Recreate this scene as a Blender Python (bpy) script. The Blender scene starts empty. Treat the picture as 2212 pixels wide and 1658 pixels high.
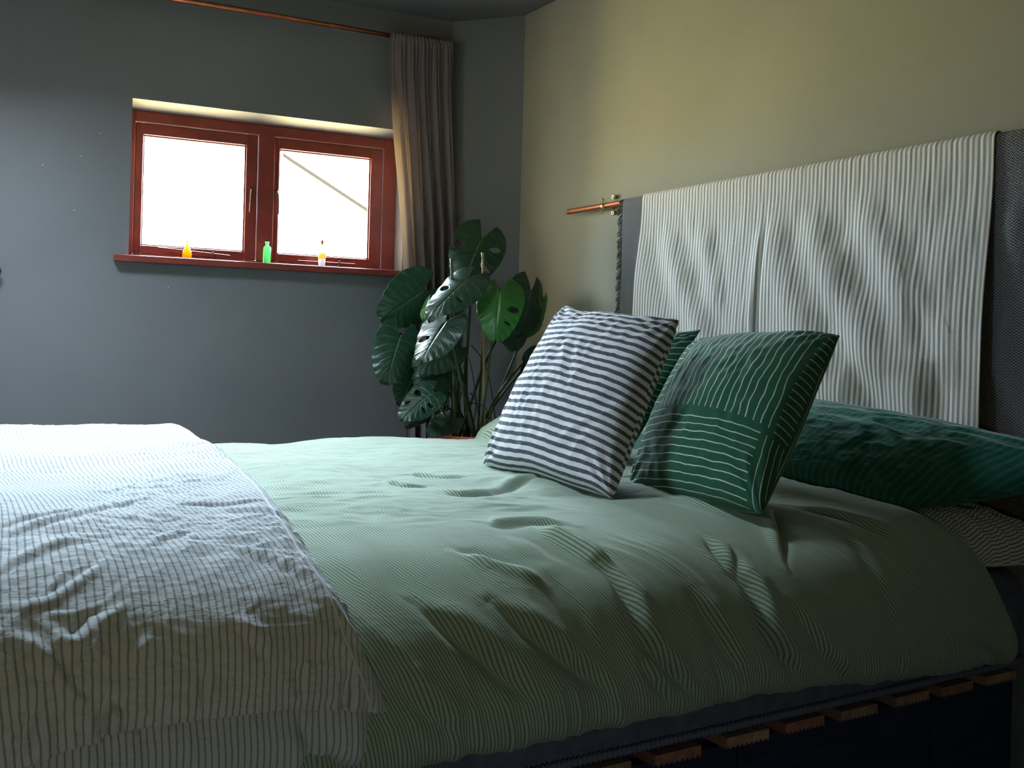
import bpy, math, random
import numpy as np
from mathutils import Vector, Matrix, noise as mnoise
random.seed(7); np.random.seed(7)
SC = bpy.context.scene
COL = SC.collection

# ---------------------------------------------------------------- camera
F_PX, ROLL, CAM_H = 2200.0, 0.027, 1.05
cam_data = bpy.data.cameras.new('camera')
cam = bpy.data.objects.new('camera', cam_data); COL.objects.link(cam)
cam_data.sensor_fit = 'HORIZONTAL'; cam_data.sensor_width = 36.0
cam_data.lens = 36.0 * F_PX / 2212.0
fwd = Vector((math.cos(math.radians(59)), math.sin(math.radians(59)), 0))
rgt = Vector((math.sin(math.radians(59)), -math.cos(math.radians(59)), 0))
upv = Vector((0, 0, 1))
k = 1 / math.sqrt(1 + ROLL * ROLL)
# image-right and image-up axes after the small roll of the camera
iR = (rgt * k + upv * (ROLL * k)); iU = (upv * k - rgt * (ROLL * k))
cam.matrix_world = Matrix(((iR.x, iU.x, -fwd.x, 0), (iR.y, iU.y, -fwd.y, 0), (iR.z, iU.z, -fwd.z, CAM_H), (0, 0, 0, 1)))
cam_data.shift_y = -87.0 / 2212.0
cam_data.clip_start = 0.02
SC.camera = cam

# ---------------------------------------------------------------- world, light, exposure
SKY_COL, SKY_STR = (0.72, 0.87, 1.0), 62.0
GND_COL, GND_STR = (1.0, 0.84, 0.42), 58.0
EXPOSURE = 1.2
SC.view_settings.view_transform = 'Standard'
SC.view_settings.look = 'None'
SC.view_settings.gamma = 1.0
SC.view_settings.use_curve_mapping = False
SC.view_settings.exposure = EXPOSURE
world = bpy.data.worlds.new('world'); SC.world = world
world.use_nodes = True
nt = world.node_tree; nt.nodes.clear()
tc = nt.nodes.new('ShaderNodeTexCoord'); sp = nt.nodes.new('ShaderNodeSeparateXYZ')
rp = nt.nodes.new('ShaderNodeValToRGB'); bg = nt.nodes.new('ShaderNodeBackground'); wo = nt.nodes.new('ShaderNodeOutputWorld')
mr = nt.nodes.new('ShaderNodeMapRange')
nt.links.new(tc.outputs['Generated'], sp.inputs[0]); nt.links.new(sp.outputs['Z'], mr.inputs[0])
mr.inputs[1].default_value = -1; mr.inputs[2].default_value = 1
cr_ = rp.color_ramp
cr_.elements[0].position = 0.0; cr_.elements[0].color = [c * GND_STR / SKY_STR for c in GND_COL] + [1]
cr_.elements[1].position = 1.0; cr_.elements[1].color = [c * .8 for c in SKY_COL] + [1]
e = cr_.elements.new(0.475); e.color = [c * GND_STR / SKY_STR for c in GND_COL] + [1]
e = cr_.elements.new(0.54); e.color = list(SKY_COL) + [1]
nt.links.new(mr.outputs[0], rp.inputs[0]); nt.links.new(rp.outputs[0], bg.inputs[0])
bg.inputs[1].default_value = SKY_STR
nt.links.new(bg.outputs[0], wo.inputs[0])

# wall A (window wall) frame: s along the wall from its corner, d into the room
AC = Vector((2.206, 4.292)); DS = Vector((-.9955, .094)); DN = Vector((-.094, -.9955))
def WA(s, d, z):
    return Vector((AC.x + s * DS.x + d * DN.x, AC.y + s * DS.y + d * DN.y, z))

def portal(name, loc, direction, sx, sy):
    l = bpy.data.lights.new(name, 'AREA'); l.shape = 'RECTANGLE'; l.size = sx; l.size_y = sy
    l.cycles.is_portal = True
    o = bpy.data.objects.new(name, l); COL.objects.link(o)
    o.location = loc
    o.rotation_euler = Vector(direction).to_track_quat('-Z', 'Y').to_euler()
    return o
LW = dict(x=-1.9, y0=2.5, y1=2.86, z0=1.45, z1=1.81)
FW = dict(y=-1.6, x0=-.45, x1=-.23, z0=.4, z1=.62)   # low pane added behind the camera as fill light
RW = dict(x0=-.62, x1=.26, y0=2.7, y1=3.6, z=2.562, th=.55)   # roof window above the foot of the bed, out of frame
portal('daylight_portal_window', WA(.82, -.275, 1.70), (DN.x, DN.y, 0), 1.24, .72)
portal('daylight_portal_side', (LW['x'] - .17, (LW['y0'] + LW['y1']) / 2, (LW['z0'] + LW['z1']) / 2), (1, 0, 0), LW['y1'] - LW['y0'] + .04, LW['z1'] - LW['z0'] + .04)
portal('fill_portal_front', ((FW['x0'] + FW['x1']) / 2, FW['y'] - .17, (FW['z0'] + FW['z1']) / 2), (0, 1, 0), .24, .24)
portal('daylight_portal_roof', ((RW['x0'] + RW['x1']) / 2, (RW['y0'] + RW['y1']) / 2, RW['z'] + RW['th'] + .02), (0, 0, -1), RW['x1'] - RW['x0'] + .02, RW['y1'] - RW['y0'] + .02)
SC.cycles.use_denoising = True
SC.cycles.max_bounces = 10
SC.cycles.diffuse_bounces = 5
SC.cycles.transparent_max_bounces = 12
SC.cycles.caustics_reflective = False
SC.cycles.caustics_refractive = False
SC.cycles.sample_clamp_indirect = 6.0

# ---------------------------------------------------------------- object helpers
def tag(o, label=None, cat=None, group=None, kind=None):
    if label: o['label'] = label
    if cat: o['category'] = cat
    if group: o['group'] = group
    if kind: o['kind'] = kind
    return o
def empty(name, loc=(0, 0, 0)):
    o = bpy.data.objects.new(name, None); COL.objects.link(o); o.location = loc; o.empty_display_size = .1
    return o
def link(name, me, mat=None, parent=None):
    o = bpy.data.objects.new(name, me); COL.objects.link(o)
    if mat is not None: me.materials.append(mat)
    if parent is not None:
        o.parent = parent
        o.matrix_parent_inverse = Matrix.Translation(parent.location).inverted()
    return o
def mesh(name, V, Fc, smooth=True, uv=None):
    me = bpy.data.meshes.new(name)
    V = np.asarray(V, dtype=np.float32)
    if isinstance(Fc, np.ndarray):
        nf = len(Fc); w = Fc.shape[1]
        me.vertices.add(len(V)); me.vertices.foreach_set('co', V.ravel())
        me.loops.add(nf * w); me.loops.foreach_set('vertex_index', Fc.ravel().astype(np.int32))
        me.polygons.add(nf); me.polygons.foreach_set('loop_start', np.arange(0, nf * w, w, dtype=np.int32))
        me.polygons.foreach_set('loop_total', np.full(nf, w, dtype=np.int32))
        me.update(calc_edges=True)
    else:
        me.from_pydata([tuple(v) for v in V], [], Fc)
    me.polygons.foreach_set('use_smooth', [smooth] * len(me.polygons))
    if uv is not None:
        ul = me.uv_layers.new(name='uv')
        li = np.empty(len(me.loops), dtype=np.int32); me.loops.foreach_get('vertex_index', li)
        ul.data.foreach_set('uv', np.asarray(uv, dtype=np.float32)[li].ravel())
    me.update()
    return me
def grid_faces(n, m):
    i = np.arange((n - 1) * (m - 1)); r = i // (m - 1); c = i % (m - 1)
    a = r * m + c
    return np.stack([a, a + 1, a + m + 1, a + m], 1)
def box_lists(boxes, fr=None):
    """boxes: (x0,x1,y0,y1,z0,z1); fr maps (x,y,z)->world"""
    V, Fc = [], []
    for (x0, x1, y0, y1, z0, z1) in boxes:
        b = len(V)
        for z in (z0, z1):
            for (x, y) in ((x0, y0), (x1, y0), (x1, y1), (x0, y1)):
                V.append(tuple(fr(x, y, z)) if fr else (x, y, z))
        Fc += [(b, b + 3, b + 2, b + 1), (b + 4, b + 5, b + 6, b + 7), (b, b + 1, b + 5, b + 4), (b + 1, b + 2, b + 6, b + 5), (b + 2, b + 3, b + 7, b + 6), (b + 3, b, b + 4, b + 7)]
    return V, Fc
def fix_normals(me):
    import bmesh
    bm = bmesh.new(); bm.from_mesh(me); bmesh.ops.recalc_face_normals(bm, faces=bm.faces); bm.to_mesh(me); bm.free()
def boxes(name, bl, mat, parent=None, fr=None, bevel=0.0):
    V, Fc = box_lists(bl, fr)
    me = mesh(name, V, Fc, smooth=False); fix_normals(me)
    o = link(name, me, mat, parent)
    if bevel:
        b = o.modifiers.new('bevel', 'BEVEL'); b.width = bevel; b.segments = 2; b.limit_method = 'ANGLE'
    return o
def tube(name, pts, rad, mat, parent=None, seg=10, smooth_path=True, caps=True):
    P = [Vector(p) for p in pts]
    if smooth_path and len(P) > 2:
        for _ in range(3):
            Q = [P[0]]
            for a, b in zip(P[:-1], P[1:]): Q += [a.lerp(b, .25), a.lerp(b, .75)]
            Q.append(P[-1]); P = Q
    n = len(P)
    if not isinstance(rad, (list, tuple)): rad = [rad] * n
    else: rad = list(np.interp(np.linspace(0, 1, n), np.linspace(0, 1, len(rad)), rad))
    V, Fc = [], []
    T = (P[1] - P[0]).normalized(); N = T.orthogonal().normalized()
    for i in range(n):
        T = (P[min(i + 1, n - 1)] - P[max(i - 1, 0)]).normalized()
        N = (N - T * N.dot(T)).normalized(); B = T.cross(N)
        for j in range(seg):
            a = 2 * math.pi * j / seg
            V.append(P[i] + (N * math.cos(a) + B * math.sin(a)) * rad[i])
    for i in range(n - 1):
        for j in range(seg):
            j2 = (j + 1) % seg
            Fc.append((i * seg + j, i * seg + j2, (i + 1) * seg + j2, (i + 1) * seg + j))
    if caps:
        Fc.append(tuple(range(seg - 1, -1, -1))); Fc.append(tuple((n - 1) * seg + j for j in range(seg)))
    me = mesh(name, V, Fc, True)
    return link(name, me, mat, parent)
def lathe(name, prof, centre, mat, parent=None, seg=40):
    V, Fc = [], []
    n = len(prof)
    for j in range(seg):
        a = 2 * math.pi * j / seg
        for (r, z) in prof: V.append((centre[0] + r * math.cos(a), centre[1] + r * math.sin(a), centre[2] + z))
    for j in range(seg):
        j2 = (j + 1) % seg
        for i in range(n - 1): Fc.append((j * n + i, j2 * n + i, j2 * n + i + 1, j * n + i + 1))
    Fc.append(tuple(j * n for j in range(seg - 1, -1, -1)))
    Fc.append(tuple(j * n + n - 1 for j in range(seg)))
    me = mesh(name, V, Fc, True); 
    return link(name, me, mat, parent)

# vectorised 2-D gradient noise
_perm = np.random.RandomState(11).permutation(512)
_gr = np.random.RandomState(5).uniform(0, 2 * np.pi, 512); _gx, _gy = np.cos(_gr), np.sin(_gr)
def pn(x, y, seed=0):
    x = np.asarray(x, float) + 37.7 + seed * 13.13; y = np.asarray(y, float) + 91.3 + seed * 7.7
    x, y = np.broadcast_arrays(x, y)
    xi = np.floor(x).astype(int); yi = np.floor(y).astype(int); xf = x - xi; yf = y - yi
    u = xf * xf * xf * (xf * (xf * 6 - 15) + 10); v = yf * yf * yf * (yf * (yf * 6 - 15) + 10)
    def g(a, b, dx, dy):
        h = _perm[(_perm[(a + seed * 17) & 511] + b) & 511]
        return _gx[h] * dx + _gy[h] * dy
    n00 = g(xi, yi, xf, yf); n10 = g(xi + 1, yi, xf - 1, yf); n01 = g(xi, yi + 1, xf, yf - 1); n11 = g(xi + 1, yi + 1, xf - 1, yf - 1)
    return ((n00 * (1 - u) + n10 * u) * (1 - v) + (n01 * (1 - u) + n11 * u) * v) * 1.5
def ridged(x, y, seed=0): return 1 - 2 * np.abs(pn(x, y, seed))
def sstep(a, b, x):
    t = np.clip((x - a) / (b - a), 0, 1); return t * t * (3 - 2 * t)
def crease(X, S, pts, w, depth, lip=0.0, lipw=1.3, taper=.25, side=1):
    """height of a fold along a polyline in cloth coordinates (metres); lip is a soft ridge beside it"""
    P = np.array(pts, float)
    for _ in range(2):
        Q = [P[0]]
        for a, b in zip(P[:-1], P[1:]): Q += [a * .75 + b * .25, a * .25 + b * .75]
        Q.append(P[-1]); P = np.array(Q)
    best = np.full(X.shape, 9.0); sgn = np.zeros(X.shape); tt = np.zeros(X.shape)
    seg = np.hypot(*np.diff(P, axis=0).T); L = np.concatenate([[0], np.cumsum(seg)])
    x0, y0 = P.min(0) - 6 * w; x1, y1 = P.max(0) + 6 * w
    M = (X > x0) & (X < x1) & (S > y0) & (S < y1)
    if not M.any(): return np.zeros(X.shape)
    Xm, Sm = X[M], S[M]; bm_ = np.full(Xm.shape, 9.0); sg = np.zeros(Xm.shape); tm = np.zeros(Xm.shape)
    for i in range(len(seg)):
        ax, ay = P[i]; bx, by = P[i + 1]; dx, dy = bx - ax, by - ay
        t = np.clip(((Xm - ax) * dx + (Sm - ay) * dy) / max(seg[i] ** 2, 1e-9), 0, 1)
        qx, qy = Xm - ax - t * dx, Sm - ay - t * dy
        d = np.hypot(qx, qy); c = dx * qy - dy * qx
        m = d < bm_
        bm_ = np.where(m, d, bm_); sg = np.where(m, np.sign(c), sg); tm = np.where(m, (L[i] + t * seg[i]) / L[-1], tm)
    tp = sstep(0, taper, tm) * sstep(0, taper, 1 - tm) * .85 + .15
    d = bm_ * sg * side
    wv = w * (.6 + .4 * tp)
    h = -depth * np.exp(-(d / wv) ** 2) * tp
    if lip: h += lip * np.exp(-((d - 1.5 * wv) / (lipw * wv)) ** 2) * tp
    out = np.zeros(X.shape); out[M] = h
    return out
def section(pts, n):
    P = np.array(pts, float)
    for _ in range(3):
        Q = [P[0]]
        for a, b in zip(P[:-1], P[1:]): Q += [a * .75 + b * .25, a * .25 + b * .75]
        Q.append(P[-1]); P = np.array(Q)
    L = np.concatenate([[0], np.cumsum(np.hypot(*np.diff(P, axis=0).T))])
    s = np.linspace(0, L[-1], n)
    return np.interp(s, L, P[:, 0]), np.interp(s, L, P[:, 1]), s

# ---------------------------------------------------------------- material helpers
class X:
    """tiny expression builder for node maths"""
    def __init__(s, nt, sock): s.nt, s.s = nt, sock
    def op(s, o, *a):
        n = s.nt.nodes.new('ShaderNodeMath'); n.operation = o
        for i, v in enumerate((s,) + a):
            if isinstance(v, X): s.nt.links.new(v.s, n.inputs[i])
            else: n.inputs[i].default_value = v
        return X(s.nt, n.outputs[0])
    def __add__(s, o): return s.op('ADD', o)
    __radd__ = __add__
    def __sub__(s, o): return s.op('SUBTRACT', o)
    def __rsub__(s, o): return (s * -1.0) + o
    def __mul__(s, o): return s.op('MULTIPLY', o)
    __rmul__ = __mul__
    def __truediv__(s, o): return s.op('DIVIDE', o)
    def fract(s): return s.op('FRACT')
    def abs(s): return s.op('ABSOLUTE')
    def lt(s, o): return s.op('LESS_THAN', o)
    def gt(s, o): return s.op('GREATER_THAN', o)
    def min(s, o): return s.op('MINIMUM', o)
    def max(s, o): return s.op('MAXIMUM', o)
    def sqrt(s): return s.op('SQRT')
    def sin(s): return s.op('SINE')
    def smooth(s, a, b):
        n = s.nt.nodes.new('ShaderNodeMapRange'); n.interpolation_type = 'SMOOTHSTEP'
        s.nt.links.new(s.s, n.inputs[0]); n.inputs[1].default_value = a; n.inputs[2].default_value = b
        n.inputs[3].default_value = 0; n.inputs[4].default_value = 1
        return X(s.nt, n.outputs[0])
class Mat:
    def __init__(s, name, rough=.8, spec=.3, sheen=0.0, metal=0.0, trans=0.0):
        s.m = bpy.data.materials.new(name); s.m.use_nodes = True; s.nt = s.m.node_tree
        s.b = s.nt.nodes['Principled BSDF']; s.out = s.nt.nodes['Material Output']
        s.b.inputs['Roughness'].default_value = rough
        s.b.inputs['Specular IOR Level'].default_value = spec
        s.b.inputs['Metallic'].default_value = metal
        s.b.inputs['Sheen Weight'].default_value = sheen
        if sheen: s.b.inputs['Sheen Roughness'].default_value = .4
    def uv(s):
        n = s.nt.nodes.new('ShaderNodeUVMap'); n.uv_map = 'uv'
        p = s.nt.nodes.new('ShaderNodeSeparateXYZ'); s.nt.links.new(n.outputs[0], p.inputs[0])
        return X(s.nt, p.outputs[0]), X(s.nt, p.outputs[1])
    def obj(s):
        n = s.nt.nodes.new('ShaderNodeTexCoord'); return n.outputs['Object']
    def vec(s, x, y, z=0.0):
        n = s.nt.nodes.new('ShaderNodeCombineXYZ')
        for i, v in enumerate((x, y, z)):
            if isinstance(v, X): s.nt.links.new(v.s, n.inputs[i])
            else: n.inputs[i].default_value = v
        return n.outputs[0]
    def noise(s, vec, scale, detail=3, rough=.55, dist=0.0):
        n = s.nt.nodes.new('ShaderNodeTexNoise'); s.nt.links.new(vec, n.inputs['Vector'])
        n.inputs['Scale'].default_value = scale; n.inputs['Detail'].default_value = detail
        n.inputs['Roughness'].default_value = rough; n.inputs['Distortion'].default_value = dist
        return X(s.nt, n.outputs['Fac'])
    def mix(s, f, a, b):
        n = s.nt.nodes.new('ShaderNodeMix'); n.data_type = 'RGBA'
        if isinstance(f, X): s.nt.links.new(f.s, n.inputs[0])
        else: n.inputs[0].default_value = f
        for i, v in ((6, a), (7, b)):
            if isinstance(v, (tuple, list)): n.inputs[i].default_value = (*v, 1)
            else: s.nt.links.new(v, n.inputs[i])
        return n.outputs[2]
    def color(s, c):
        if isinstance(c, (tuple, list)): s.b.inputs['Base Color'].default_value = (*c, 1)
        else: s.nt.links.new(c, s.b.inputs['Base Color'])
        return s
    def bump(s, h, dist, strength=1.0):
        n = s.nt.nodes.new('ShaderNodeBump'); s.nt.links.new(h.s, n.inputs['Height'])
        n.inputs['Distance'].default_value = dist; n.inputs['Strength'].default_value = strength
        s.nt.links.new(n.outputs[0], s.b.inputs['Normal']); return s
    def translucent(s, col, fac):
        t = s.nt.nodes.new('ShaderNodeBsdfTranslucent')
        if isinstance(col, (tuple, list)): t.inputs[0].default_value = (*col, 1)
        else: s.nt.links.new(col, t.inputs[0])
        mx = s.nt.nodes.new('ShaderNodeMixShader'); mx.inputs[0].default_value = fac
        s.nt.links.new(s.b.outputs[0], mx.inputs[1]); s.nt.links.new(t.outputs[0], mx.inputs[2])
        s.nt.links.new(mx.outputs[0], s.out.inputs[0]); return s
# ---------------------------------------------------------------- materials
def paint(name, col, var=.06, rough=.75):
    m = Mat(name, rough, .25)
    n1 = m.noise(m.obj(), 1.3, 4); n2 = m.noise(m.obj(), 60, 3)
    a = tuple(c * (1 - var) for c in col); b = tuple(c * (1 + var) for c in col)
    m.color(m.mix(n1.smooth(.3, .7), a, b)); m.bump(n2, .0006, .5)
    return m.m
M_WALL = paint('sage_grey_wall_paint', (.157, .161, .168))
M_WALL_LIT = paint('sage_wall_paint_lit', (.27, .27, .215))  # same wall paint made lighter and yellower, window light put into the colour
M_CEIL = paint('ceiling_paint', (.12, .13, .13))
M_FLOOR = None
def wood(name, a, b, scale=(1, 14, 14), rough=.6):
    m = Mat(name, rough, .3)
    mp = m.nt.nodes.new('ShaderNodeMapping'); mp.inputs['Scale'].default_value = scale
    m.nt.links.new(m.obj(), mp.inputs[0])
    n = m.noise(mp.outputs[0], 3, 5, .6, .6); n2 = m.noise(mp.outputs[0], 14, 3)
    m.color(m.mix((n * .7 + n2 * .3).smooth(.35, .65), a, b)); m.bump(n2, .001, .5)
    return m.m
M_FLOOR = wood('floor_boards', (.09, .055, .035), (.16, .10, .06), (1.2, 14, 1))
M_RED = Mat('dark_red_gloss_paint', .38, .5)
M_RED.color(M_RED.mix(M_RED.noise(M_RED.obj(), 9, 3).smooth(.35, .7), (.18, .032, .024), (.24, .043, .031)))
M_RED.bump(M_RED.noise(M_RED.obj(), 160, 2), .0005, .4); M_RED = M_RED.m
def glass(name, tint=(1, 1, 1), gloss=.06):
    m = bpy.data.materials.new(name); m.use_nodes = True; nt = m.node_tree; nt.nodes.clear()
    t = nt.nodes.new('ShaderNodeBsdfTransparent'); t.inputs[0].default_value = (*tint, 1)
    g = nt.nodes.new('ShaderNodeBsdfGlossy'); g.inputs['Roughness'].default_value = .02
    mx = nt.nodes.new('ShaderNodeMixShader'); o = nt.nodes.new('ShaderNodeOutputMaterial')
    mx.inputs[0].default_value = gloss; nt.links.new(t.outputs[0], mx.inputs[1]); nt.links.new(g.outputs[0], mx.inputs[2]); nt.links.new(mx.outputs[0], o.inputs[0])
    return m
M_PANE = glass('window_glass', (.97, .98, .98))
def metal(name, col, rough=.3, met=1.0):
    m = Mat(name, rough, .5, metal=met); n = m.noise(m.obj(), 25, 4)
    m.color(m.mix(n.smooth(.35, .7), tuple(c * .75 for c in col), col)); return m.m
M_COPPER = metal('aged_copper', (.70, .25, .12), .33)
M_BRASS = metal('brass', (.75, .55, .25), .35)
M_IRON = metal('painted_iron', (.16, .07, .06), .45, .6)

# ---------------------------------------------------------------- room
H = 2.562
WT = .16
XB = 2.434; YCB = 4.01; YF = -1.6; XL = LW['x']
S_END = 4.25
win = dict(s0=.222, s1=1.412, z0=1.352, z1=2.021)
frA = lambda s, d, z: WA(s, d, z)
WA_T = .26
wa = boxes('wall_back', [(-.02, win['s0'], -WA_T, 0, 0, H), (win['s1'], S_END, -WA_T, 0, 0, H), (win['s0'], win['s1'], -WA_T, 0, 0, win['z0']), (win['s0'], win['s1'], -WA_T, 0, win['z1'], H)], M_WALL, None, frA)
# unseen block added outside to keep side light off the head wall corner
tag(boxes('side_light_blocker', [(1.50, 1.80, -1.35, -.265, -.5, 3.2)], paint('blocker_paint', (.30, .28, .25)), None, frA), kind='structure')
tag(wa, kind='structure')
def prism(name, poly, z0, z1, mat):
    n = len(poly); V = [(x, y, z0) for x, y in poly] + [(x, y, z1) for x, y in poly]
    Fc = [tuple(range(n))[::-1], tuple(range(n, 2 * n))] + [(i, (i + 1) % n, n + (i + 1) % n, n + i) for i in range(n)]
    me = mesh(name, V, Fc, False); fix_normals(me)
    return tag(link(name, me, mat), kind='structure')
prism('wall_corner', [(2.206, 4.292), (2.434, 4.01), (2.60, 4.01), (2.60, 4.50), (2.225, 4.50)], 0, H, M_WALL)
prism('wall_right', [(XB, YF), (XB + WT, YF), (XB + WT, 4.009), (XB, 4.009)], 0, H, M_WALL_LIT)
ya = WA(S_END, 0, 0).y
def bx_obj(name, bl, mat): return tag(boxes(name, bl, mat), kind='structure')
bx_obj('wall_left', [(XL - WT, XL, YF, LW['y0'], 0, H), (XL - WT, XL, LW['y1'], ya + .2, 0, H), (XL - WT, XL, LW['y0'], LW['y1'], 0, LW['z0']), (XL - WT, XL, LW['y0'], LW['y1'], LW['z1'], H)], M_WALL)
bx_obj('wall_front', [(XL - WT, FW['x0'], YF - WT, YF, 0, H), (FW['x1'], XB + WT, YF - WT, YF, 0, H), (FW['x0'], FW['x1'], YF - WT, YF, 0, FW['z0']), (FW['x0'], FW['x1'], YF - WT, YF, FW['z1'], H)], M_WALL)
w4 = tag(empty('fill_window', (FW['x0'], YF - .1, FW['z0'])), kind='structure')  # added opening out of view, fills the shaded near side of the bed
boxes('window_frame', [(FW['x0'], FW['x0'] + .02, YF - .14, YF - .10, FW['z0'], FW['z1']), (FW['x1'] - .02, FW['x1'], YF - .14, YF - .10, FW['z0'], FW['z1']), (FW['x0'] + .02, FW['x1'] - .02, YF - .14, YF - .10, FW['z0'], FW['z0'] + .02), (FW['x0'] + .02, FW['x1'] - .02, YF - .14, YF - .10, FW['z1'] - .02, FW['z1'])], M_RED, w4)
boxes('pane', [(FW['x0'] + .02, FW['x1'] - .02, YF - .122, YF - .118, FW['z0'] + .02, FW['z1'] - .02)], M_PANE, w4)
bx_obj('floor', [(XL - WT, XB + WT, YF - WT, 4.9, -.1, 0)], M_FLOOR)
bx_obj('ceiling', [(XL - WT, RW['x0'], YF - WT, 4.9, H, H + RW['th']), (RW['x1'], XB + WT, YF - WT, 4.9, H, H + RW['th']),
    (RW['x0'], RW['x1'], YF - WT, RW['y0'], H, H + RW['th']), (RW['x0'], RW['x1'], RW['y1'], 4.9, H, H + RW['th'])], M_CEIL)
w3 = tag(empty('window_3', (RW['x0'], RW['y0'], H + .15)), kind='structure')
boxes('window_frame', [(RW['x0'], RW['x1'], RW['y0'], RW['y0'] + .05, H + RW['th'] - .08, H + RW['th'] - .01), (RW['x0'], RW['x1'], RW['y1'] - .05, RW['y1'], H + RW['th'] - .08, H + RW['th'] - .01), (RW['x0'], RW['x0'] + .05, RW['y0'] + .05, RW['y1'] - .05, H + RW['th'] - .08, H + RW['th'] - .01), (RW['x1'] - .05, RW['x1'], RW['y0'] + .05, RW['y1'] - .05, H + RW['th'] - .08, H + RW['th'] - .01)], M_RED, w3, None, .004)
boxes('pane', [(RW['x0'] + .05, RW['x1'] - .05, RW['y0'] + .05, RW['y1'] - .05, H + RW['th'] - .05, H + RW['th'] - .045)], M_PANE, w3)

# small paint flecks on the window wall
fl = []
for (s, z) in ((1.60, 1.76), (1.74, 1.71), (1.62, 1.54), (1.98, 1.50), (1.25, 1.245), (1.53, 1.86)):
    fl.append((s, s + .004, 0, .0012, z, z + .003))
M_FLECK = paint('white_fleck', (.6, .6, .58))
boxes('paint_fleck', fl, M_FLECK, wa, frA)['kind'] = 'stuff'

# ---------------------------------------------------------------- window in the back wall
w1 = tag(empty('window_1', WA(.82, -.10, 1.36)), kind='structure')
def wbox(name, bl, parent, bev=.003, mat=None): return boxes(name, bl, mat or M_RED, parent, frA, bev)
FD0, FD1 = -.155, -.10
wbox('window_frame', [(1.388, 1.4115, FD0, FD1, 1.365, 1.995), (.225, .290, FD0, FD1, 1.365, 1.995), (.290, 1.388, FD0, FD1, 1.948, 1.995), (.290, 1.388, FD0, FD1, 1.352, 1.388)], w1)
wbox('mullion', [(.800, .872, FD0, -.096, 1.388, 1.948)], w1)
# plaster above the frame up to the head of the opening
V_ = [WA(s, d, z) for s in (.222, 1.412) for (d, z) in ((0, 2.0215), (-.099, 1.9955), (-.16, 1.9955), (-.16, 2.0215))]
me = mesh('head_plaster', V_, [(0, 1, 2, 3), (7, 6, 5, 4), (0, 4, 5, 1), (1, 5, 6, 2), (2, 6, 7, 3), (3, 7, 4, 0)], False); fix_normals(me); link('head_plaster', me, M_WALL, w1)
for (a, b, ga, gb) in ((.873, 1.387, .923, 1.355), (.291, .799, .349, .774)):
    z0, z1, gz0, gz1 = 1.389, 1.947, 1.426, 1.897
    sash = wbox('sash', [(a, ga, -.150, -.110, z0, z1), (gb, b, -.150, -.110, z0, z1), (ga, gb, -.150, -.110, gz1, z1), (ga, gb, -.150, -.110, z0, gz0)], w1)
    g = boxes('pane', [(ga - .004, gb + .004, -.134, -.130, gz0 - .004, gz1 + .004)], M_PANE, sash, frA)
    wbox('glazing_bead', [(ga, ga + .006, -.130, -.120, gz0, gz1), (gb - .006, gb, -.130, -.120, gz0, gz1), (ga, gb, -.130, -.120, gz1 - .006, gz1), (ga, gb, -.130, -.120, gz0, gz0 + .006)], sash, .001)
# catches on the meeting stiles
for s, m in ((.900, 1), (.787, -1)):
    c = boxes('window_catch', [(s - .008, s + .008, -.110, -.104, 1.665, 1.715)], M_IRON, w1, frA, .001)
    tube('catch_handle', [WA(s, -.104, 1.700), WA(s, -.085, 1.700), WA(s + .004 * m, -.080, 1.68), WA(s + .006 * m, -.082, 1.60)], .004, M_IRON, c)
# casement stays lying along the bottom rails
for (sa, za, sb, zb) in ((1.285, 1.418, .985, 1.402), (.685, 1.398, .418, 1.398)):
    st = tube('casement_stay', [WA(sa, -.095, za), WA((sa + sb) / 2, -.090, (za + zb) / 2), WA(sb, -.095, zb)], .0035, M_IRON, w1)
    boxes('stay_pin', [(sb + .07, sb + .078, -.110, -.084, zb - .012, zb + .012)], M_IRON, st, frA, .001)
sill = wbox('window_sill', [(.2225, 1.4115, -.10, 0, 1.352, 1.3715), (.228, 1.470, 0, .042, 1.3435, 1.3715)], w1, .004)
# left window, outside the picture, that lights the room from the side
w2 = tag(empty('window_2', (XL - .1, 2.9, .95)), kind='structure')
y0, y1, z0, z1 = LW['y0'], LW['y1'], LW['z0'], LW['z1']
xs0, xs1 = XL - .15, XL - .10
boxes('window_frame', [(xs0, xs1, y0, y0 + .05, z0, z1), (xs0, xs1, y1 - .05, y1, z0, z1), (xs0, xs1, y0 + .05, y1 - .05, z0, z0 + .05), (xs0, xs1, y0 + .05, y1 - .05, z1 - .05, z1), (xs0, xs1, (y0 + y1) / 2 - .03, (y0 + y1) / 2 + .03, z0 + .05, z1 - .05)], M_RED, w2, None, .004)
boxes('pane', [(XL - .128, XL - .124, y0 + .05, y1 - .05, z0 + .05, z1 - .05)], M_PANE, w2)
boxes('window_sill', [(XL - .1, XL + .05, y0 - .05, y1 + .05, z0 - .035, z0)], M_RED, w2)

# neighbouring house beyond the window: only its pale roof slope and verge show through the glare
M_HOUSE = paint('pale_render', (.78, .76, .72)); M_ROOF = paint('pale_roof_tiles', (.80, .78, .76)); M_VERGE = Mat('verge_board', 1.0, 0.0); M_VERGE.color((.0060, .0054, .0047)); M_VERGE = M_VERGE.m
hb = tag(empty('neighbouring_house', (3.4, 12, -3)), 'pale gabled house glimpsed through the right window pane', 'house')
def PO(x, y, z): return (x, y, z)
ridge = (3.95, 3.22); eav = (5.30, 2.54); eavL = (3.9, 3.2)
gp = [(3.96, -3), (6.2, -3), (6.2, 2.07), (3.96, 3.215)]
me = mesh('gable_wall', [(x, 12, z) for x, z in gp] + [(x, 15, z) for x, z in gp], [(0, 1, 2, 3), (7, 6, 5, 4), (0, 4, 5, 1), (1, 5, 6, 2), (2, 6, 7, 3), (3, 7, 4, 0)], False); fix_normals(me)
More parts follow.
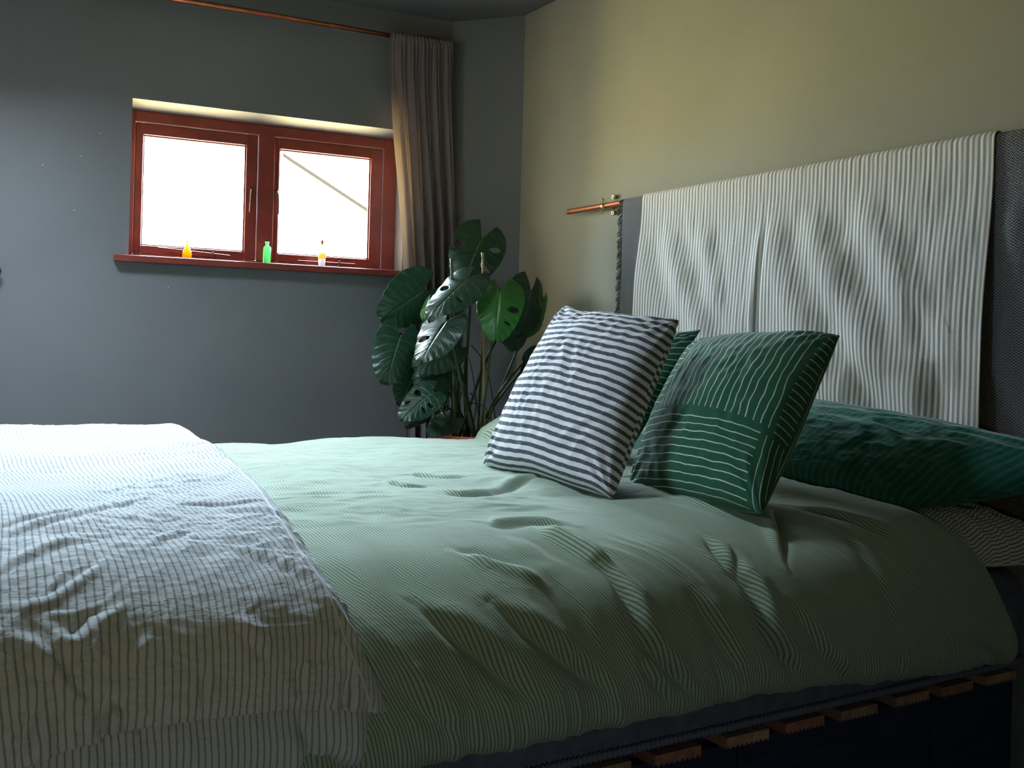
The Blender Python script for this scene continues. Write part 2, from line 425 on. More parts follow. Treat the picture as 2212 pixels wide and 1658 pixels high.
link('gable_wall', me, M_HOUSE, hb)
def slab(name, a, b, y0, y1, th, mat):
    V = [(a[0], y0, a[1]), (b[0], y0, b[1]), (b[0], y0, b[1] + th), (a[0], y0, a[1] + th)]; V += [(x, y1, z) for x, _, z in V]
    me = mesh(name, V, [(0, 1, 2, 3), (7, 6, 5, 4), (0, 4, 5, 1), (1, 5, 6, 2), (2, 6, 7, 3), (3, 7, 4, 0)], False); fix_normals(me)
    return link(name, me, mat, hb)
slab('roof_slope', (3.90, 3.246), (6.3, 2.02), 11.97, 15.1, .05, M_ROOF)
slab('verge_board', (3.90, 3.226), (6.3, 2.00), 11.94, 11.97, .04, M_VERGE)

# ---------------------------------------------------------------- wall fitting at the left edge
wf = tag(lathe('wall_hook', [(.0, .0), (.016, .0), (.018, .004), (.012, .010), (.008, .022), (.014, .030), (.016, .036), (.012, .043), (.0, .045)], (0, 0, 0), M_IRON), 'small dark round wall knob cut off by the left edge of the photo', 'wall hook')
me = wf.data
for v in me.vertices:
    x, y, z = v.co; p = WA(1.898 + x, z, 1.282 + y * 1.0); v.co = p
me.update()

# ---------------------------------------------------------------- curtain rod and curtain
rod = tag(empty('curtain_rod', WA(1.6, .07, 2.425)), 'long thin copper pipe curtain rod high above the window', 'curtain rod')
ZR = 2.432
tube('rod', [WA(.014, .07, ZR - .006), WA(1.0, .07, ZR + .002), WA(3.3, .07, ZR)], .0105, M_COPPER, rod, 16, False)
for s in (.18, 3.2):
    tube('bracket', [WA(s, .0, ZR - .02), WA(s, .07, ZR - .018), WA(s, .071, ZR - .006)], .005, M_COPPER, rod)
mC = Mat('mauve_grey_linen', .9, .1, sheen=.2)
u, v = mC.uv()
nv = mC.noise(mC.vec(u * 40, v * 700), 1, 3); nh = mC.noise(mC.vec(u * 900, v * 30), 1, 2); nb = mC.noise(mC.vec(u * 90, v * 3), 1, 3)
cc = mC.mix((nv * .6 + nh * .4).smooth(.3, .7), (.20, .165, .180), (.34, .285, .31))
mC.color(cc); mC.bump(nv * .6 + nh * .4, .0012, .6)
mC.translucent((.55, .47, .38), .38)
def make_curtain():
    n, m = 420, 260
    t = np.linspace(0, 1, n)[None, :]; zz = np.linspace(ZR + .014, .02, m)[:, None]
    zl = [0, .6, 1.34, 1.55, 1.76, 1.98, 2.13, 2.29, 2.45]; sl = [.205, .205, .238, .262, .283, .308, .320, .336, .339]
    zr = [0, 1.0, 1.57, 1.78, 2.2, 2.4, 2.45]; sr = [-.015, -.02, -.016, -.004, .020, .024, .040]
    SL = np.interp(zz, zl, sl); SR = np.interp(zz, zr, sr)
    drop = np.clip((ZR - zz) / 1.2, 0, 1)
    # folds merge downwards: fine gathers at the rod, broad folds below
    w = t + .035 * pn(t * 3, zz * .8, 3) * drop
    fine = np.cos(2 * np.pi * 17 * (t + .012 * pn(t * 5, zz * 2, 1))) * .5 + .5 * np.cos(2 * np.pi * 29 * t + 2 * pn(t * 4, zz, 4))
    broad = np.cos(2 * np.pi * 5.3 * w + .8) + .45 * np.cos(2 * np.pi * 11 * w + 2.1)
    topm = np.exp(-((ZR - zz) / .25).clip(0) ** 1)
    # the left fifth hangs flat
    flat = sstep(.10, .26, t)
    D = .074 + (fine * .0085 * (topm * .9 + .22) + broad * (.005 + .022 * drop)) * (.25 + .75 * flat)
    D = D + .012 * pn(t * 6, zz * 1.5, 8) * drop
    S = SL * (1 - t) + SR * t + .006 * np.sin(2 * np.pi * 5.3 * w) * drop
    # wrap over the rod at the very top
    q = np.clip((zz - (ZR - .02)) / .034, 0, 1)
    D = D * (1 - q) + .071 * q + .0125 * np.sqrt(np.clip(1 - q ** 2, 0, 1)) * sstep(0, .4, q)
    D = np.maximum(D, .012)
    near = np.exp(-((zz - ZR) / .022) ** 2)
    D = np.where(zz < ZR + .0125, D + np.maximum(0, .0835 + .0035 * (fine + 1) - D) * np.clip(near * 1.6, 0, 1), D)
    zz2 = zz + 0 * t + .003 * np.cos(2 * np.pi * 17 * t) * q
    V = np.stack([AC.x + S * DS.x + D * DN.x, AC.y + S * DS.y + D * DN.y, zz2], -1).reshape(-1, 3)
    uv = np.stack([np.broadcast_to(t, S.shape) * 1.2, np.broadcast_to(zz, S.shape)], -1).reshape(-1, 2)
    me = mesh('panel', V, grid_faces(m, n), True, uv)
    cu = tag(empty('curtain', WA(.15, .07, 2.43)), 'gathered mauve grey linen curtain hanging from the copper rod beside the window', 'curtain')
    o = link('panel', me, mC.m, cu); md = o.modifiers.new('th', 'SOLIDIFY'); md.thickness = .0012
    # heading stitched into a pocket: a thin row of stitching
    r = int(np.argmin(abs(zz[:, 0] - (ZR - .075))))
    P = V.reshape(m, n, 3)[r][::3]; nn = np.array([DN.x, DN.y, 0]) * .001
    tube('heading_seam', [tuple(p + nn) for p in P], .0008, mC.m, cu, 5, False)
make_curtain()

# ---------------------------------------------------------------- bottles on the sill
SZ = 1.3715
def clear_mat(name, col, rough=.05, tr=.85):
    m = Mat(name, rough, .5)
    m.b.inputs['Transmission Weight'].default_value = tr; m.b.inputs['IOR'].default_value = 1.3
    m.color(col); return m
mo = clear_mat('amber_glass', (.95, .36, .02)); 
mo.translucent((.8, .25, .015), .35)
p = WA(1.176, -.03, SZ)
bt = tag(lathe('glass_bottle', [(.0, .0), (.013, .0), (.017, .006), (.0195, .018), (.0185, .030), (.013, .043), (.0075, .052), (.0055, .060), (.0055, .072), (.0075, .076), (.0072, .079), (.0, .079)], p, mo.m), 'small bulbous amber orange glass bottle on the left of the window sill', 'bottle')
mg = clear_mat('green_glass', (.22, .70, .26)); mg.translucent((.25, .8, .3), .4)
def rect_bottle(name, hw, hd, prof, c, mat, parent=None):
    """rounded-rectangular section lofted up: prof = (z, scale of half width, roundness 0 box..1 circle)"""
    V, Fc = [], []; seg = 32
    for (z, r, rd) in prof:
        for j in range(seg):
            a = 2 * math.pi * j / seg; ca, sa = math.cos(a), math.sin(a)
            e_ = 2.0 / (2 + (1 - rd) * 5)
            X_ = math.copysign(abs(ca) ** e_, ca) * r; Y_ = math.copysign(abs(sa) ** e_, sa) * r * (hd / hw if rd < .9 else 1)
            q = Vector((DS.x, DS.y, 0)) * X_ + Vector((DN.x, DN.y, 0)) * Y_
            V.append((c[0] + q.x, c[1] + q.y, c[2] + z))
    n = len(prof)
    for i in range(n - 1):
        for j in range(seg):
            j2 = (j + 1) % seg; Fc.append((i * seg + j, i * seg + j2, (i + 1) * seg + j2, (i + 1) * seg + j))
    Fc.append(tuple(range(seg - 1, -1, -1))); Fc.append(tuple((n - 1) * seg + j for j in range(seg)))
    me = mesh(name, V, Fc, True); fix_normals(me); return link(name, me, mat, parent)
c = WA(.838, -.03, SZ)
gb = tag(rect_bottle('glass_bottle', .0155, .010, [(0, .014, 0), (.002, .0155, 0), (.070, .0155, 0), (.076, .013, .3), (.080, .0075, 1), (.092, .0065, 1), (.093, .009, 1), (.097, .009, 1), (.098, .006, 1)], c, mg.m), 'small rectangular green glass bottle on the sill in front of the mullion', 'bottle')
jar = tag(empty('corked_jar', WA(.592, -.03, SZ)), 'small clear corked jar with amber contents on the right of the sill', 'jar')
c = WA(.592, -.03, SZ)
m_clear = glass('clear_jar_glass', (.93, .95, .97))
rect_bottle('glass_body', .0165, .0165, [(0, .014, 1), (.003, .0165, 1), (.062, .0165, 1), (.070, .012, 1), (.080, .0065, 1), (.106, .006, 1), (.110, .008, 1)], c, m_clear, jar)
mw = clear_mat('pale_salts', (.62, .62, .66), .4, .2); mw.translucent((.8, .8, .85), .5)
rect_bottle('pale_filling', .015, .015, [(.003, .013, 1), (.006, .0153, 1), (.036, .0153, 1), (.0361, .001, 1)], c, mw.m, jar)
ma = clear_mat('amber_label', (.85, .36, .08), .4, .3); ma.translucent((.95, .40, .08), .5)
rect_bottle('amber_band', .0168, .0168, [(.037, .0168, 1), (.038, .0171, 1), (.062, .0171, 1), (.063, .0168, 1)], c, ma.m, jar)
mk = paint('cork', (.42, .16, .08))
rect_bottle('cork', .006, .006, [(.100, .004, 1), (.112, .0062, 1), (.119, .0066, 1), (.121, .005, 1)], c, mk, jar)

# ---------------------------------------------------------------- head rail, throw, striped cloth
rail = tag(empty('head_rail', (2.39, 2.4, 1.605)), 'copper pipe rail fixed level across the wall above the bed', 'rail')
XR, ZRL = 2.388, 1.606
tube('rail_pipe', [(XR, 3.545, ZRL + .002), (XR, .9, ZRL)], .011, M_COPPER, rail, 18, False)
for yb in (3.29, 1.0):
    cl = tube('clip', [(XR + .0, yb + .009, ZRL), (XR, yb - .009, ZRL)], .0145, M_BRASS, rail, 18, False)
    for dz in (.030, -.028):
        lathe_o = lathe('clip_nut', [(0, 0), (.0075, 0), (.0085, .002), (.0085, .008), (.004, .010), (.004, .014), (0, .014)], (0, 0, 0), M_BRASS, cl, 6)
        for vtx in lathe_o.data.vertices:
            a, b, cz = vtx.co; vtx.co = (XR - .012 - cz * .5 + .004, yb + a, ZRL + dz * .8 + b)
        # base-plate screws on the wall beside the pipe
        lo = lathe('wall_nut', [(.003, 0), (.009, 0), (.0095, .003), (.0095, .010), (.0045, .010), (.0045, .004), (.003, .004)], (0, 0, 0), M_BRASS, cl, 18)
        for vtx in lo.data.vertices:
            a, b, cz = vtx.co; vtx.co = (XB - cz - .004, yb - .012 + a, ZRL + dz * 1.1 + b + .006)
    tube('standoff', [(XR + .008, yb, ZRL), (XB, yb, ZRL)], .006, M_BRASS, cl, 10, False)
mT = Mat('charcoal_herringbone_weave', .95, .1, sheen=.15)
u, v = mT.uv()
per = .012
tri = ((u / per).fract() - .5).abs() * 2.0
hb_ = ((v / .0075 + tri * .9).fract() - .5).abs() * 2.0
nn = mT.noise(mT.vec(u * 500, v * 500), 1, 3)
f = (hb_ * .75 + nn * .35).smooth(.3, .8)
mT.color(mT.mix(f, (.055, .056, .065), (.30, .30, .31))); mT.bump(f, .0025, .9)
def over_rail(name, ya, yb, zfront, zback, off, mat, parent, folds, n=500, m=360, uvs=1.0, waves=0.0, lift=0.0):
    """cloth hung over the rail: arc length from the back hem over the pipe to the front hem"""
    r = .011 + off
    Lb = ZRL - zback; Lt = math.pi * r; Lf = ZRL - zfront
    L = np.concatenate([np.linspace(0, Lb, 30), np.linspace(Lb, Lb + Lt, 24)[1:], np.linspace(Lb + Lt, Lb + Lt + Lf, m)[1:]])[:, None]
    Y = np.linspace(ya, yb, n)[None, :]
    th = np.clip((L - Lb) / r, 0, math.pi)
    x = XR + r * np.cos(th); z = ZRL + r * np.sin(th)
    z = np.where(L < Lb, ZRL - (Lb - L), z); x = np.where(L < Lb, XR + r, x)
    fr_ = L > Lb + Lt
    z = np.where(fr_, ZRL - (L - Lb - Lt), z)
    hang = np.clip((ZRL - z), 0, 2) * (L > Lb + Lt * .5)
    X_ = x + 0 * Y; Z_ = z + 0 * Y; YY = Y + 0 * L
    h = np.zeros_like(X_)
    for (pts, w, d, lip) in folds: h += crease(YY, Z_, pts, w, d, lip, 1.4, .3)
    h += waves * (pn(YY * 3.2, Z_ * 1.3, 21) + .5 * pn(YY * 7 + Z_ * 4, Z_ * 3, 22))
    h *= sstep(.0, .22, hang); 
    h += .0012 * pn(YY * 60, Z_ * 8, 9) + lift * sstep(.02, .5, hang)
    X_ = X_ - h
    lim = XR - r + .004
    X_ = np.where(fr_ & (X_ > lim - .006), lim - .006 * np.exp(-(X_ - lim + .006) / .006 * 1.0), X_)
    V = np.stack([X_, YY, Z_], -1).reshape(-1, 3)
    uv = np.stack([YY, L + 0 * Y], -1).reshape(-1, 2)
    me = mesh(name, V, grid_faces(len(L), n)[:, ::-1].copy(), True, uv)
    o = link(name, me, mat, parent); md = o.modifiers.new('th', 'SOLIDIFY'); md.thickness = .002; md.offset = 0
    return o
thr = tag(empty('woven_throw', (XR, 2.2, ZRL)), 'charcoal herringbone throw with frayed edge hung over the rail behind the striped cloth', 'throw')
over_rail('throw_cloth', 3.150, .95, .62, 1.0, .002, mT.m, thr, [([(1.50, 1.55), (1.47, 1.2), (1.46, .8)], .035, .0, .012)], 240, 120, waves=.006)
mF = Mat('charcoal_fringe', .95, .1); mF.color((.045, .046, .055)); mF = mF.m
def fringe():
    V, Fc = [], []; rnd = random.Random(3)
    z = ZRL + .012
    for i in range(420):
        z0_ = ZRL + .012 - i * (.985 / 420); y = 3.150
        ln = .016 + .012 * rnd.random() + (.006 if (i // 9) % 2 else 0)
        dz = -.006 - .012 * rnd.random() + .008 * math.sin(i * .35); dx = rnd.uniform(-.004, .004)
        x0_ = XR - .013; w = .0012
        pts = [(x0_, y - .002, z0_), (x0_ + dx * .5, y + ln * .55, z0_ + dz * .3), (x0_ + dx, y + ln, z0_ + dz)]
        b = len(V)
        for (a, b_, c_) in pts: V.extend([(a, b_, c_ - w), (a - .0015, b_, c_), (a, b_, c_ + w)])
        for q in range(2):
            for k_ in range(2):
                s_ = b + q * 3 + k_; Fc.append((s_, s_ + 3, s_ + 4, s_ + 1))
    me = mesh('fringe', V, Fc, True); o = link('fringe', me, mF, thr); o['kind'] = 'stuff'
fringe()
mS = Mat('cream_grey_ticking', .9, .12, sheen=.1)
u, v = mS.uv()
wn = mS.noise(mS.vec(u * 30, v * 14), 1, 2) * .0016
fu = ((u + wn) / .0158).fract()
st = (fu - .5).abs().smooth(.235, .265)          # 1 cream, 0 grey
wv = mS.noise(mS.vec(u * 900, v * 120), 1, 3); wv2 = mS.noise(mS.vec(u * 160, v * 900), 1, 3)
grey = mS.mix(wv.smooth(.3, .7), (.27, .265, .265), (.38, .375, .37)); cream = mS.mix(wv2.smooth(.3, .7), (.74, .72, .64), (.84, .82, .74))
mS.color(mS.mix(st, grey, cream)); mS.bump(wv2 * .5 + wv * .5, .0012, .5)
cl = tag(empty('striped_cloth', (XR, 2.3, ZRL)), 'cream and grey vertically striped cotton cloth draped over the copper rail', 'cloth')
CF = [
 ([(2.99, 1.52), (2.88, 1.30), (2.72, 1.10), (2.60, .9)], 0.055, 0.007, 0.012),
 ([(2.86, 1.56), (2.72, 1.34), (2.58, 1.14), (2.42, .96)], 0.053, 0.009, 0.015),
 ([(2.64, 1.52), (2.58, 1.36), (2.50, 1.14)], 0.037, 0.005, 0.007),
 ([(2.38, 1.56), (2.375, 1.40), (2.385, 1.25), (2.385, .95)], 0.013, 0.006, 0.005),
 ([(2.32, 1.54), (2.20, 1.30), (2.05, 1.08), (1.96, .86)], 0.057, 0.009, 0.015),
 ([(2.18, 1.56), (2.02, 1.33), (1.86, 1.12), (1.74, .92)], 0.062, 0.011, 0.019),
 ([(1.98, 1.55), (1.84, 1.38), (1.72, 1.18)], 0.050, 0.006, 0.009),
 ([(1.82, 1.24), (1.73, 1.02), (1.69, .80)], 0.040, 0.007, 0.010),
 ([(2.02, 1.06), (1.91, .88), (1.86, .72)], 0.037, 0.007, 0.009)]
over_rail('cloth_panel', 3.022, 1.592, .60, 1.05, .0085, mS.m, cl, CF, 620, 420, waves=.008, lift=.030)

# ---------------------------------------------------------------- pallet bed base
M_SLAT = [wood('pine_slat_' + n, a, b, (14, 1.2, 14), .75) for n, a, b in (('pale', (.30, .17, .08), (.42, .26, .14)), ('reddish', (.24, .10, .06), (.34, .16, .10)), ('brown', (.22, .13, .07), (.33, .21, .12)))]
M_NAVY = wood('navy_board', (.012, .016, .035), (.022, .028, .055), (2, 14, 14), .6)
bed = tag(empty('pallet_bed_base', (1.2, 2.35, 0)), 'low pallet bed base of grooved wooden slats over dark navy boards', 'bed base')
def slat(xr, mat, zt=.300):
    w = .112; x0 = xr - w; top = zt; bot = zt - .0215; prof = [(x0, top), (xr, top)]
    nt_ = 9; tw = w / nt_
    for i in range(nt_):
        a = xr - i * tw; prof += [(a, bot), (a - tw * .45, bot), (a - tw * .5, bot + .005), (a - tw * .95, bot + .005)]
    prof += [(x0, bot)]
    n = len(prof); ys = (1.462 + random.uniform(-.004, .004), 3.16)
    V = [(x, y, z) for y in ys for (x, z) in prof]
    Fc = [tuple(range(n)), tuple(range(2 * n - 1, n - 1, -1))] + [(i, i + n, (i + 1) % n + n, (i + 1) % n) for i in range(n)]
    me = mesh('deck_slat', V, Fc, False); fix_normals(me); return link('deck_slat', me, mat, bed)
xr = 2.145 + .165
i = 0
xrs = [2.312, 2.146, 1.995, 1.816, 1.657, 1.498, 1.319, 1.155, .99, .825, .66, .495, .33, .165, 0.0]
for i, x in enumerate(xrs):
    slat(x, M_SLAT[(0, 1, 2, 2, 1, 0, 1, 2)[i % 8]])
for (a, b) in ((-.10, .24), (.245, .845), (.85, 1.448), (1.452, 2.05), (2.055, 2.36)):
    boxes('side_board', [(a, b, 1.498, 1.520, .0, .270)], M_NAVY, bed, None, .002)
boxes('far_board', [(-.10, 2.36, 3.12, 3.142, .0, .270)], M_NAVY, bed)
boxes('bearer', [(-.10, 2.36, y_, y_ + .05, .0, .2775) for y_ in (1.53, 2.30, 3.06)], M_NAVY, bed)

# ---------------------------------------------------------------- mattress in a fitted sheet
mN = Mat('slate_blue_jersey', .9, .1, sheen=.15)
u, v = mN.uv(); nz = mN.noise(mN.vec(u * 30, v * 30), 1, 4); nf = mN.noise(mN.vec(u * 700, v * 700), 1, 2)
mN.color(mN.mix(nz.smooth(.3, .7), (.085, .095, .13), (.12, .13, .17))); mN.bump(nz * .3 + nf * .1, .003, .5)
mat_e = tag(empty('mattress', (1.25, 2.35, .30)), 'mattress in a slate navy fitted sheet showing below the green duvet', 'mattress')
def make_sheet():
    # superellipse-like box wrapped as rings: bottom hem -> side -> top centre
    x0, x1, y0, y1 = .05, 2.405, 1.488, 3.20; zb, zt = .3015, .525
    N = 900; rows = 60
    per_ = np.linspace(0, 2 * np.pi, N, endpoint=False)
    cx, cy, hx, hy = (x0 + x1) / 2, (y0 + y1) / 2, (x1 - x0) / 2, (y1 - y0) / 2
    e_ = .12
    # rectangle with small rounded corners: sample perimeter evenly
    rc = .06
    def rect(tq):
        Lx, Ly = 2 * hx - 2 * rc, 2 * hy - 2 * rc; La = math.pi / 2 * rc
        Ltot = 2 * (Lx + Ly) + 4 * La; d = (tq % 1) * Ltot
        segs = [('l', (-hx + rc, -hy), (1, 0), Lx), ('a', (hx - rc, -hy + rc), -90, La), ('l', (hx, -hy + rc), (0, 1), Ly), ('a', (hx - rc, hy - rc), 0, La), ('l', (hx - rc, hy), (-1, 0), Lx), ('a', (-hx + rc, hy - rc), 90, La), ('l', (-hx, hy - rc), (0, -1), Ly), ('a', (-hx + rc, -hy + rc), 180, La)]
        for kd, p_, q_, l_ in segs:
            if d <= l_:
                if kd == 'l': return (p_[0] + q_[0] * d, p_[1] + q_[1] * d, q_[1], -q_[0])
                a_ = math.radians(q_ + 90 * d / l_); return (p_[0] + rc * math.cos(a_), p_[1] + rc * math.sin(a_), math.cos(a_), math.sin(a_))
            d -= l_
        return (-hx + rc, -hy, 0, -1)
    R_ = np.array([rect(i / N) for i in range(N)])
    V = []; UV = []
    hs = [(0, -.010), (.002, .004), (.010, .006), (.018, .000)] + [(q, .010 * math.sin(math.pi * min(1, q / .22))) for q in np.linspace(.024, .19, 22)] + [(.19 + .035 * math.sin(a), .0 - .035 * (1 - math.cos(a))) for a in np.linspace(.1, math.pi / 2, 8)]
    for k_, (z, o) in enumerate(hs):
        wob = .004 * pn(np.arange(N) / 40., k_ * .15, 4) + .003 * ridged(np.arange(N) / 18. + k_ * .25, k_ * .1, 5) * (3 < k_ < 26)
        if k_ < 4: wob = wob * .3 + .0012 * np.sin(np.arange(N) * 2.3)
        for i in range(N):
            X_, Y_, nx, ny = R_[i]
            V.append((cx + X_ + nx * (o + wob[i]), cy + Y_ + ny * (o + wob[i]), zb + z)); UV.append((i / N * 8.1, z))
    nr = len(hs)
    for q in np.linspace(.97, 0.0, 8):
        for i in range(N):
            X_, Y_, nx, ny = R_[i]; V.append((cx + (X_ - nx * .035) * q, cy + (Y_ - ny * .035) * q, zt + .002 * pn(X_ * 5, Y_ * 5, 2))); UV.append((i / N * 8.1, .25 + (1 - q)))
        nr += 1
    a = np.arange(N); b_ = (a + 1) % N
    Fc = np.concatenate([np.stack([r_ * N + a, r_ * N + b_, (r_ + 1) * N + b_, (r_ + 1) * N + a], 1) for r_ in range(nr - 1)])
    me = mesh('fitted_sheet', V, Fc, True, UV); fix_normals(me)
    link('fitted_sheet', me, mN.m, mat_e)
    # elasticated hem: gathered roll along the bottom edge
    V2, F2 = [], []; sg = 8
    near = [i for i in range(N)]
    M2 = 2400
    for j in range(M2):
        X_, Y_, nx, ny = rect(j / M2); rr = .0075 * (1 + .28 * math.sin(j * 1.9) + .1 * random.random())
        w_ = .003 * float(pn(j / 60., 0, 7))
        for s_ in range(sg):
            a_ = 2 * math.pi * s_ / sg; V2.append((cx + X_ + nx * (.006 + w_ + rr * math.cos(a_)), cy + Y_ + ny * (.006 + w_ + rr * math.cos(a_)), zb + .009 + rr * math.sin(a_)))
    for j in range(M2):
        j2 = (j + 1) % M2
        for s_ in range(sg): F2.append((j * sg + s_, j2 * sg + s_, j2 * sg + (s_ + 1) % sg, j * sg + (s_ + 1) % sg))
    me = mesh('elastic_hem', V2, F2, True, None); link('elastic_hem', me, mNh.m, mat_e)
mNh = Mat('slate_hem', .9, .1); mNh.color((.13, .145, .185))
make_sheet()

# ---------------------------------------------------------------- bedding cloth
def cotton(name, base_a, base_b, line, per, lw, linev=0.0, warp=.0012, bumpd=.0028, crink=1.0):
    m = Mat(name, .88, .12, sheen=.25)
    u, v = m.uv()
    wn = (m.noise(m.vec(u * 18, v * 18), 1, 2) - .5) * warp * 2
    f = (((u + wn) / per).fract() - .5).abs()
    ln = 1.0 - f.smooth(lw * .5 - .06, lw * .5 + .06)
    seer = (((v / (per * 1.1)).fract() - .5).abs()).smooth(.1, .4)
    nb = m.noise(m.vec(u * 1200, v * 1200), 1, 2); nl = m.noise(m.vec(u * 6, v * 6), 1, 3)
    base = m.mix(nl.smooth(.3, .7), base_a, base_b)
    m.color(m.mix(ln * (.85 + linev), base, line))
    cr1 = m.noise(m.vec(u * 30, v * 85), 1, 5, .62, .6); cr2 = m.noise(m.vec(u * 110 + v * 40, v * 60), 1, 4, .6, .4)
    m.bump(cr1 * (.55 * crink) + cr2 * (.35 * crink) + nb * .10 + seer * ln * .06 + ln * .05, bumpd, .9)
    return m
M_GREEN = cotton('sage_pinstripe_cotton', (.32, .41, .325), (.36, .45, .36), (.115, .165, .095), .0066, .40)
M_WHITE = cotton('white_pinstripe_cotton', (.50, .535, .56), (.56, .595, .62), (.21, .245, .25), .0092, .25, warp=.0016, bumpd=.0055, crink=1.3)

G_SEC = [(1.475, .392), (1.435, .386), (1.412, .41), (1.42, .48), (1.455, .575), (1.53, .64), (1.64, .677), (1.80, .697), (2.1, .712), (2.6, .715), (3.0, .712), (3.22, .705), (3.33, .66), (3.37, .56), (3.37, .42)]
W_SEC = [(1.44, .452), (1.385, .44), (1.368, .48), (1.372, .57), (1.41, .66), (1.49, .715), (1.65, .748), (1.9, .765), (2.4, .775), (2.9, .785), (3.2, .78), (3.35, .73), (3.40, .6)]
G_FOLDS={
 'c1':[(1.457, 0.346), (1.435, 0.289), (1.443, 0.23), (1.438, 0.182), (1.463, 0.121), (1.532, 0.062)],
 'c2':[(1.121, 0.346), (1.138, 0.273), (1.143, 0.187), (1.182, 0.139), (1.257, 0.072)],
 'c3':[(1.129, 0.166), (1.149, 0.123), (1.19, 0.075)],
 'c4':[(1.724, 0.504), (1.646, 0.402), (1.599, 0.343), (1.56, 0.287)],
 'c5':[(1.424, 0.399), (1.416, 0.337), (1.418, 0.284), (1.427, 0.241)],
 'c6':[(1.513, 0.206), (1.585, 0.099), (1.683, 0.043)],
 'c7':[(1.991, 0.131), (2.078, 0.102), (2.2, 0.043)],
 'c8':[(1.788, 0.509), (1.816, 0.461), (1.891, 0.37), (1.938, 0.271)],
 'c9':[(1.783, 0.404), (1.772, 0.287), (1.797, 0.182), (1.819, 0.104)],
 'c10':[(0.726, 0.3), (0.771, 0.244), (0.837, 0.182), (0.91, 0.107)],
 'c11':[(0.86, 0.281), (0.91, 0.225), (0.982, 0.161), (1.065, 0.11)],
 't1':[(1.093, 1.128), (1.132, 1.042), (1.218, 1.015)],
 't2':[(0.96, 0.98), (0.987, 0.895), (1.065, 0.927)],
 't3':[(0.857, 0.431), (0.907, 0.386), (0.954, 0.34)],
 'r3':[(0.857, 0.423), (0.898, 0.372), (0.948, 0.337), (0.985, 0.303)],
 'r2':[(1.082, 0.506), (1.113, 0.399), (1.157, 0.321)],
 's2':[(1.115, 0.517), (1.138, 0.412), (1.179, 0.332)],
 't4':[(1.001, 0.86), (1.049, 0.726), (1.224, 0.86), (1.366, 0.97), (1.427, 0.913)],
 't5':[(0.979, 0.538), (0.999, 0.514), (1.085, 0.536), (1.16, 0.501)],
 'hump':[(1.024, 0.455), (0.96, 0.38)],
 't6':[(1.521, 1.138), (1.463, 0.903), (1.438, 0.734)],
 't7':[(0.935, 0.26), (1.001, 0.311), (1.046, 0.337)],
 'c12':[(1.521, 0.651), (1.569, 0.517), (1.605, 0.41)],
 'c13':[(0.643, 0.198), (0.698, 0.137), (0.779, 0.078)],
 'c14':[(1.291, 0.257), (1.332, 0.166), (1.371, 0.086)],
}
W_FOLDS={
 'a':[(0.132, 0.53), (0.226, 0.596), (0.328, 0.704), (0.406, 0.762)],
 'b':[(0.135, 0.583), (0.216, 0.638), (0.276, 0.67)],
 'c':[(0.397, 0.686), (0.444, 0.673), (0.575, 0.657)],
 'd':[(0.416, 0.805), (0.397, 0.636)],
 'e':[(0.503, 0.369), (0.546, 0.282), (0.587, 0.227), (0.609, 0.179)],
 'e2':[(0.425, 0.451), (0.472, 0.385), (0.522, 0.324), (0.559, 0.272)],
 'f':[(0.581, 0.335), (0.59, 0.272), (0.606, 0.219)],
 'g':[(0.123, 0.398), (0.173, 0.443), (0.21, 0.475), (0.251, 0.472)],
 'h':[(0.12, 0.34), (0.163, 0.338), (0.198, 0.359), (0.257, 0.417)],
 'i':[(0.182, 0.295), (0.201, 0.274), (0.219, 0.303), (0.251, 0.303)],
 'j':[(0.188, 0.224), (0.219, 0.245), (0.238, 0.29), (0.276, 0.317)],
 'k':[(0.117, 0.293), (0.154, 0.272), (0.179, 0.227), (0.201, 0.195), (0.232, 0.187)],
 'l':[(0.229, 0.187), (0.232, 0.142)],
 'm':[(0.16, 0.206), (0.145, 0.171), (0.132, 0.132)],
 'n':[(0.117, 0.211), (0.138, 0.219), (0.16, 0.219)],
 'p':[(0.36, 0.214), (0.357, 0.19), (0.357, 0.158)],
 'q':[(0.568, 0.185), (0.559, 0.15), (0.553, 0.124)],
 'r':[(0.49, 0.211), (0.487, 0.153)],
 's':[(0.257, 0.224), (0.276, 0.245), (0.297, 0.264)],
 't':[(0.328, 0.454), (0.35, 0.467), (0.406, 0.514)],
 'u':[(0.546, 0.507), (0.571, 0.451), (0.59, 0.406)],
 'v':[(0.472, 0.633), (0.534, 0.588), (0.578, 0.525)],
 'x':[(0.4, 0.269), (0.425, 0.24), (0.447, 0.208)],
 'seam':[(0.624, 0.148), (0.565, 0.171), (0.469, 0.185), (0.35, 0.19), (0.241, 0.177), (0.151, 0.182)],
 'hem':[(0.64, 0.098), (0.562, 0.127), (0.466, 0.148), (0.347, 0.153), (0.226, 0.142), (0.138, 0.142), (0.132, 0.129)],
}

# name: width, depth, lip, side
GP = dict(c1=(.016, .026, .012, 1), c2=(.016, .022, .012, 1), c3=(.012, .014, .006, 1), c4=(.012, .020, .012, -1), c5=(.014, .016, .010, 1), c6=(.015, .016, .008, 1),
          c7=(.015, .014, .006, 1), c8=(.018, .012, .010, 1), c9=(.016, .008, .006, 1), c10=(.018, .018, .010, 1), c11=(.018, .020, .010, 1), t1=(.016, .010, .004, 1), t2=(.014, .009, .004, 1),
          t3=(.018, .007, .0, 1), r3=(.016, -.014, .0, 1), r2=(.020, -.024, .0, 1), s2=(.014, .006, .0, 1), t4=(.016, .010, .008, 1), t5=(.018, .008, .008, 1), hump=(.035, -.003, 0, 1), t6=(.022, .007, .006, 1), t7=(.02, .0, .004, 1),
          c12=(.025, .010, .008, 1), c13=(.018, .012, .008, 1), c14=(.016, .014, .008, 1))
